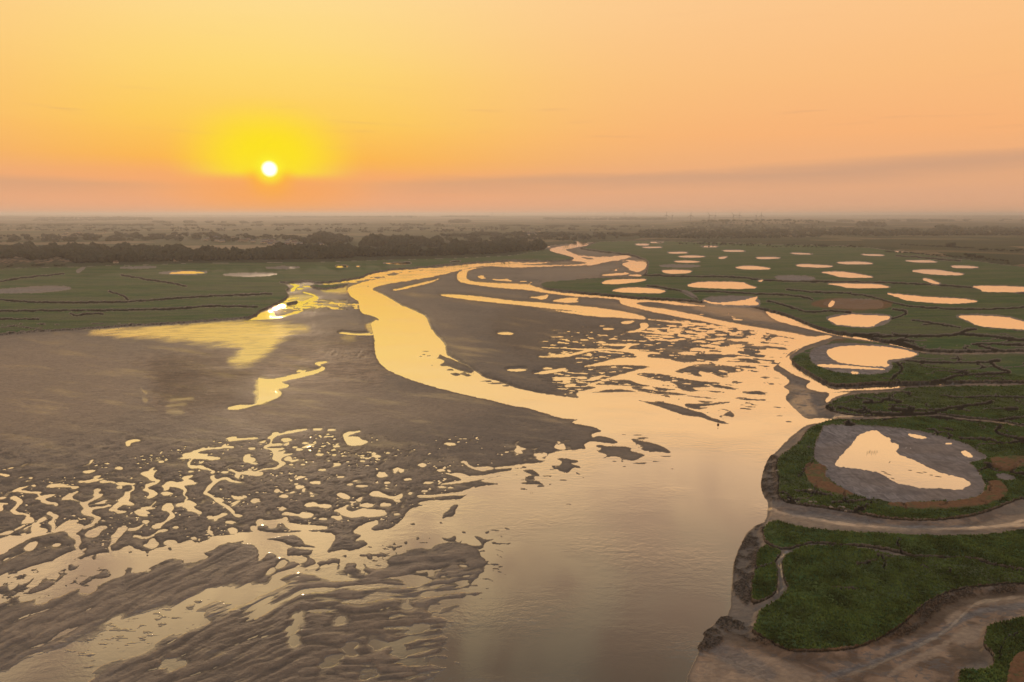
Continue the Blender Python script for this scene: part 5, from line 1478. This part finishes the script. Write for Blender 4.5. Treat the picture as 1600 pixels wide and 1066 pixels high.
# ------------------------------------------------------------------ wind turbines on the horizon
def make_turbine():
    root = empty('wind_turbine')
    b = MB(); b.tube([(0, 0, -4), (0, 0, 20), (0, 0, 78)], [3.4, 3.2, 2.4], 12); b.build('tower', M_TURB, root, True)
    b = MB(); b.tube([(0, -4.5, 79), (0, -3.5, 79), (0, 5, 79), (0, 6, 79)], [1.0, 2.2, 2.2, 1.4], 10)
    na = b.build('nacelle', M_TURB, root, True)
    b = MB(); b.tube([(0, -7.2, 79), (0, -6.2, 79), (0, -4.6, 79)], [.3, 1.6, 1.8], 10); b.build('hub', M_TURB, root, True)
    bb = []
    for k_ in range(3):
        a_ = 2 * math.pi * k_ / 3
        dx, dz = math.sin(a_), math.cos(a_)
        b = MB()
        V, F = [], []
        for j, (r_, w_) in enumerate(((1.5, 1.2), (8, 2.8), (22, 2.1), (38, 1.2), (46, .4))):
            for sx, sy in ((-1, -.25), (1, -.25), (1, .25), (-1, .25)):
                px = sx * w_
                V.append((dx * r_ + dz * px, -6.1 + sy * w_, 79 + dz * r_ - dx * px))
        for j in range(4):
            for s4 in range(4):
                F.append((j * 4 + s4, j * 4 + (s4 + 1) % 4, j * 4 + 4 + (s4 + 1) % 4, j * 4 + 4 + s4))
        F += [(3, 2, 1, 0), (16, 17, 18, 19)]
        b.add(V, F)
        bb.append(b.build('blade', M_TURB, root))
    return root


T0 = make_turbine()
T1 = make_turbine()          # the same turbine with its rotor turned
for ch in T1.children:
    if ch.name.startswith('blade'):
        me = ch.data
        for v_ in me.vertices:
            x, z = v_.co.x, v_.co.z - 79
            v_.co.x, v_.co.z = x * math.cos(.6) - z * math.sin(.6), 79 + x * math.sin(.6) + z * math.cos(.6)
tur = [(1041, 8000), (1050, 7700), (1079, 7200), (1108, 7400), (1117, 7600), (1146, 7200), (1155, 8000), (1181, 7200), (1189, 7600)]
far = [(769, 14500), (787, 15500), (976, 14500), (990, 15000)]
for k_, (u, y) in enumerate(tur + far):
    src = (T0, T1)[k_ % 2]
    c_ = src if k_ < 2 else copy_deep(src)
    x, _y, _z = at_dist(u, 345, y)
    c_.location = (x, y, height_at(x, y)); c_.rotation_euler = (0, 0, random.uniform(-.5, .5) + (1.1 if k_ % 3 == 1 else 0))
    c_['category'] = 'wind turbine'
order = ['leftmost wind turbine of the row on the horizon, slightly apart', 'second wind turbine from the left in the horizon row', 'tall wind turbine standing alone, third from the left in the horizon row',
         'left turbine of the close pair in the middle of the horizon row', 'right turbine of the close pair in the middle of the horizon row', 'sixth wind turbine from the left in the horizon row',
         'faint wind turbine just right of the sixth in the horizon row', 'tall left turbine of the last pair at the right end of the row', 'rightmost wind turbine of the horizon row']
labs = order + ['faint tiny far turbine, left of two above the river head', 'faint tiny far turbine, right of two above the river head',
                'faint tiny turbine left of the main horizon row, the left one', 'faint tiny turbine left of the main horizon row, the right one']
roots = [o_ for o_ in COL.objects if o_.name.startswith('wind_turbine')]
for k_, o_ in enumerate([T0, T1] + [r_ for r_ in roots if r_ not in (T0, T1)]):
    o_['label'] = labs[k_]
    o_['group'] = 'wind turbines on the horizon'


# ------------------------------------------------------------------ egrets, stakes, buoys, stones
def make_egret():
    root = empty('egret')
    me = bpy.data.meshes.new('body')
    pts = [(0, -.30, .42), (0, -.15, .50), (0, .08, .58), (0, .22, .68), (0, .26, .82), (0, .21, .93), (0, .26, 1.0), (0, .38, .99)]
    rad = [.03, .10, .12, .06, .035, .03, .045, .012]
    me.from_pydata(pts, [(i, i + 1) for i in range(len(pts) - 1)], [])
    o_ = new_obj('body', me, M_BIRD, root)
    sk = o_.modifiers.new('skin', 'SKIN')
    for v_, r_ in zip(me.skin_vertices[0].data, rad): v_.radius = (r_, r_)
    me.skin_vertices[0].data[2].use_root = True
    ss = o_.modifiers.new('sub', 'SUBSURF'); ss.levels = 1; ss.render_levels = 1
    for s_ in (-1, 1):
        b = MB(); b.tube([(s_ * .05, 0, .5), (s_ * .055, .03, .25), (s_ * .05, -.01, -.02)], [.014, .012, .012], 6); b.build('leg', M_LEG, root)
    b = MB(); b.tube([(0, .37, .99), (0, .52, .965)], [.014, .003], 6); b.build('bill', M_WOOD, root)
    return root


eg = make_egret()
for k_, (u, v) in enumerate(((1415.5, 702), (1422.5, 703))):
    c_ = eg if k_ == 0 else copy_deep(eg)
    x, y = ground(u, v, 1.5)
    c_.location = (x, y, height_at(x, y)); c_.rotation_euler = (0, 0, -1.2 + k_ * .5)
    tag(c_, ('left' if k_ == 0 else 'right') + ' of the two white egrets standing on the grey mud of the large pond', 'egret', 'egrets on the pond mud')


def pole(name, u, v, zb, h, lean, rad, mat, label, cat, group=None):
    x, y = ground(u, v, zb)
    b = MB()
    b.tube([(0, 0, -.5), (lean[0] * .5, lean[1] * .5, h * .5), (lean[0], lean[1], h)], [rad, rad * .9, rad * .6], 6)
    o_ = b.build(name, mat)
    o_.location = (x, y, zb)
    return tag(o_, label, cat, group)


for k_ in range(14):
    pole('stake', 1355 + k_ * 1.25 + random.uniform(-.6, .6), 707 + random.uniform(-2.5, 3.0), PLEV, random.uniform(.5, .9), (random.uniform(-.3, .05), random.uniform(-.1, .1)), .05, M_WOOD,
         'thin leaning wooden stake standing in the water of the large pond', 'stake', 'stakes in the large pond')
for (u, v, du) in ((1381, 737.5, 0), (1387, 741, 0), (1395, 748, 0), (1390, 722.5, 1), (1422, 735, 2), (1437, 739, 2), (1455, 742.5, 2), (1466, 745, 2), (1445, 738, 2)):
    x, y = ground(u, v, PLEV)
    L = random.uniform(1.2, 2.8)
    b = MB(); b.tube([(-L / 2, 0, .03), (0, .08, .07), (L / 2, -.05, .04)], [.05, .09, .04], 6)
    o_ = b.build('driftwood', M_WOOD); o_.location = (x, y, PLEV)
    o_.rotation_euler = (0, 0, (-.9, .8, -.25)[du] + random.uniform(-.1, .1))
    tag(o_, 'dark driftwood branch lying in the shallow water of the large pond', 'driftwood', 'driftwood in the large pond')


def buoy(u, v, label):
    x, y = ground(u, v, 0)
    root = empty('buoy', (x, y, 0))
    b = MB(); b.tube([(0, 0, -.4), (0, 0, .1), (0, 0, .5), (0, 0, .7)], [.35, .55, .5, .2], 10); b.build('float', M_BUOY, root, True)
    b = MB(); b.tube([(0, 0, .6), (0, 0, 1.8)], [.06, .05], 6); b.build('mast', M_BUOY, root)
    b = MB(); b.tube([(0, 0, 1.7), (0, 0, 1.9), (0, 0, 2.15)], [.2, .22, .02], 8); b.build('topmark', M_BUOY, root)
    tag(root, label, 'buoy')


buoy(575, 447.5, 'small dark buoy at the bend of the golden river channel')
buoy(1122, 664, 'small dark buoy in the wide water beside the mud spit')


def stone(u, v, s, zb, label, group=None):
    x, y = ground(u, v, zb)
    V, F = ICO2
    r = np.random.default_rng(int(u * 10))
    k_ = 1 + .16 * r.standard_normal((len(V), 1))
    d_ = V * k_ * np.array([s, s * .8, s * .5])
    o_ = new_obj('stone', mesh_from('stone', F, d_.astype(np.float32), smooth=False), M_STONE)
    o_.location = (x, y, height_at(x, y) + s * .15)
    tag(o_, label, 'stone', group)


stone(1265.5, 766, .75, 1.8, 'larger of two pale stones in the grass left of the straw bank')
stone(1262, 770, .4, 1.8, 'smaller of two pale stones in the grass left of the straw bank')
stone(1250, 753.5, .4, 1.8, 'lone small pale stone in the grass above the two stones')
for u, v in ((1223, 777), (1231, 781), (1243, 784), (1248, 786), (1266, 788), (1274, 788.5), (1296, 794), (1298, 796), (1312, 796), (1317, 797), (1321, 800), (1214, 738)):
    stone(u + .3, v, random.uniform(.35, .7), 1.0, 'pale stone along the lower edge of the grassy lobe round the large pond', 'stones along the edge of the pond lobe')

# ------------------------------------------------------------------ tufts on the nearer marsh
r = np.random.default_rng(77)
gk = (GRASS > .7) & (R < 520) & (STR < .3)
ri, ci = np.where(gk)
area = np.abs(PXM[ri, ci]) ** 1.2
pk = r.choice(len(ri), 62000, p=area / area.sum())
ri, ci = ri[pk], ci[pk]
n = len(ri)
jx = r.uniform(-.5, .5, n) * PXM[ri, ci] * 1.2
jy = r.uniform(-.5, .5, n) * np.abs(GY[ri, ci] - GY[np.minimum(ri + 1, NR - 1), ci])
base = np.stack([GX[ri, ci] + jx, GY[ri, ci] + jy, Z[ri, ci] - .05], 1)
h = r.uniform(.22, .62, n) * (1 + .9 * fbm(base[:, 0] / 7, base[:, 1] / 7, 3, 401))
Vt, Ft = [], []
for k_ in range(4):
    a_ = r.uniform(0, 2 * np.pi, n)
    w_ = r.uniform(.10, .26, n)
    lean = r.uniform(.1, .45, n) * h
    px, py = np.cos(a_), np.sin(a_)
    off = np.stack([px, py, 0 * px], 1) * r.uniform(0, .22, n)[:, None]
    side = np.stack([-py, px, 0 * px], 1) * w_[:, None]
    tip = base + off * 2 + np.stack([px * lean, py * lean, h * r.uniform(.7, 1.1, n)], 1)
    Vt.append(np.stack([base + off - side, base + off + side, tip], 1).reshape(-1, 3))
Vt = np.concatenate(Vt)
Ft = np.arange(len(Vt)).reshape(-1, 3)
M_TUFT = plain('tuft_leaf', (0.175, 0.250, 0.065, 1), 1.0, .05, .12, .62)
o = new_obj('marsh_tufts', mesh_from('marsh_tufts', Ft, Vt.astype(np.float32), smooth=False), M_TUFT)
tag(o, 'rough green leaf tufts standing over the near salt marsh turf', 'tufts', kind='stuff')

# ------------------------------------------------------------------ the air
b = MB()
b.box(-30000, -1500, -1.8, 30000, 36500, 158)
m, t, out = new_mat('haze_air')
pv = t.node('ShaderNodeVolumePrincipled')
pv.inputs['Color'].default_value = (0.96, 0.96, 0.99, 1)
pv.inputs['Density'].default_value = 0.000088
pv.inputs['Anisotropy'].default_value = 0.35
t.l.new(pv.outputs[0], out.inputs['Volume'])
o = b.build('haze', m)
tag(o, 'thin warm morning haze over the whole estuary and the country behind', 'haze', kind='stuff')
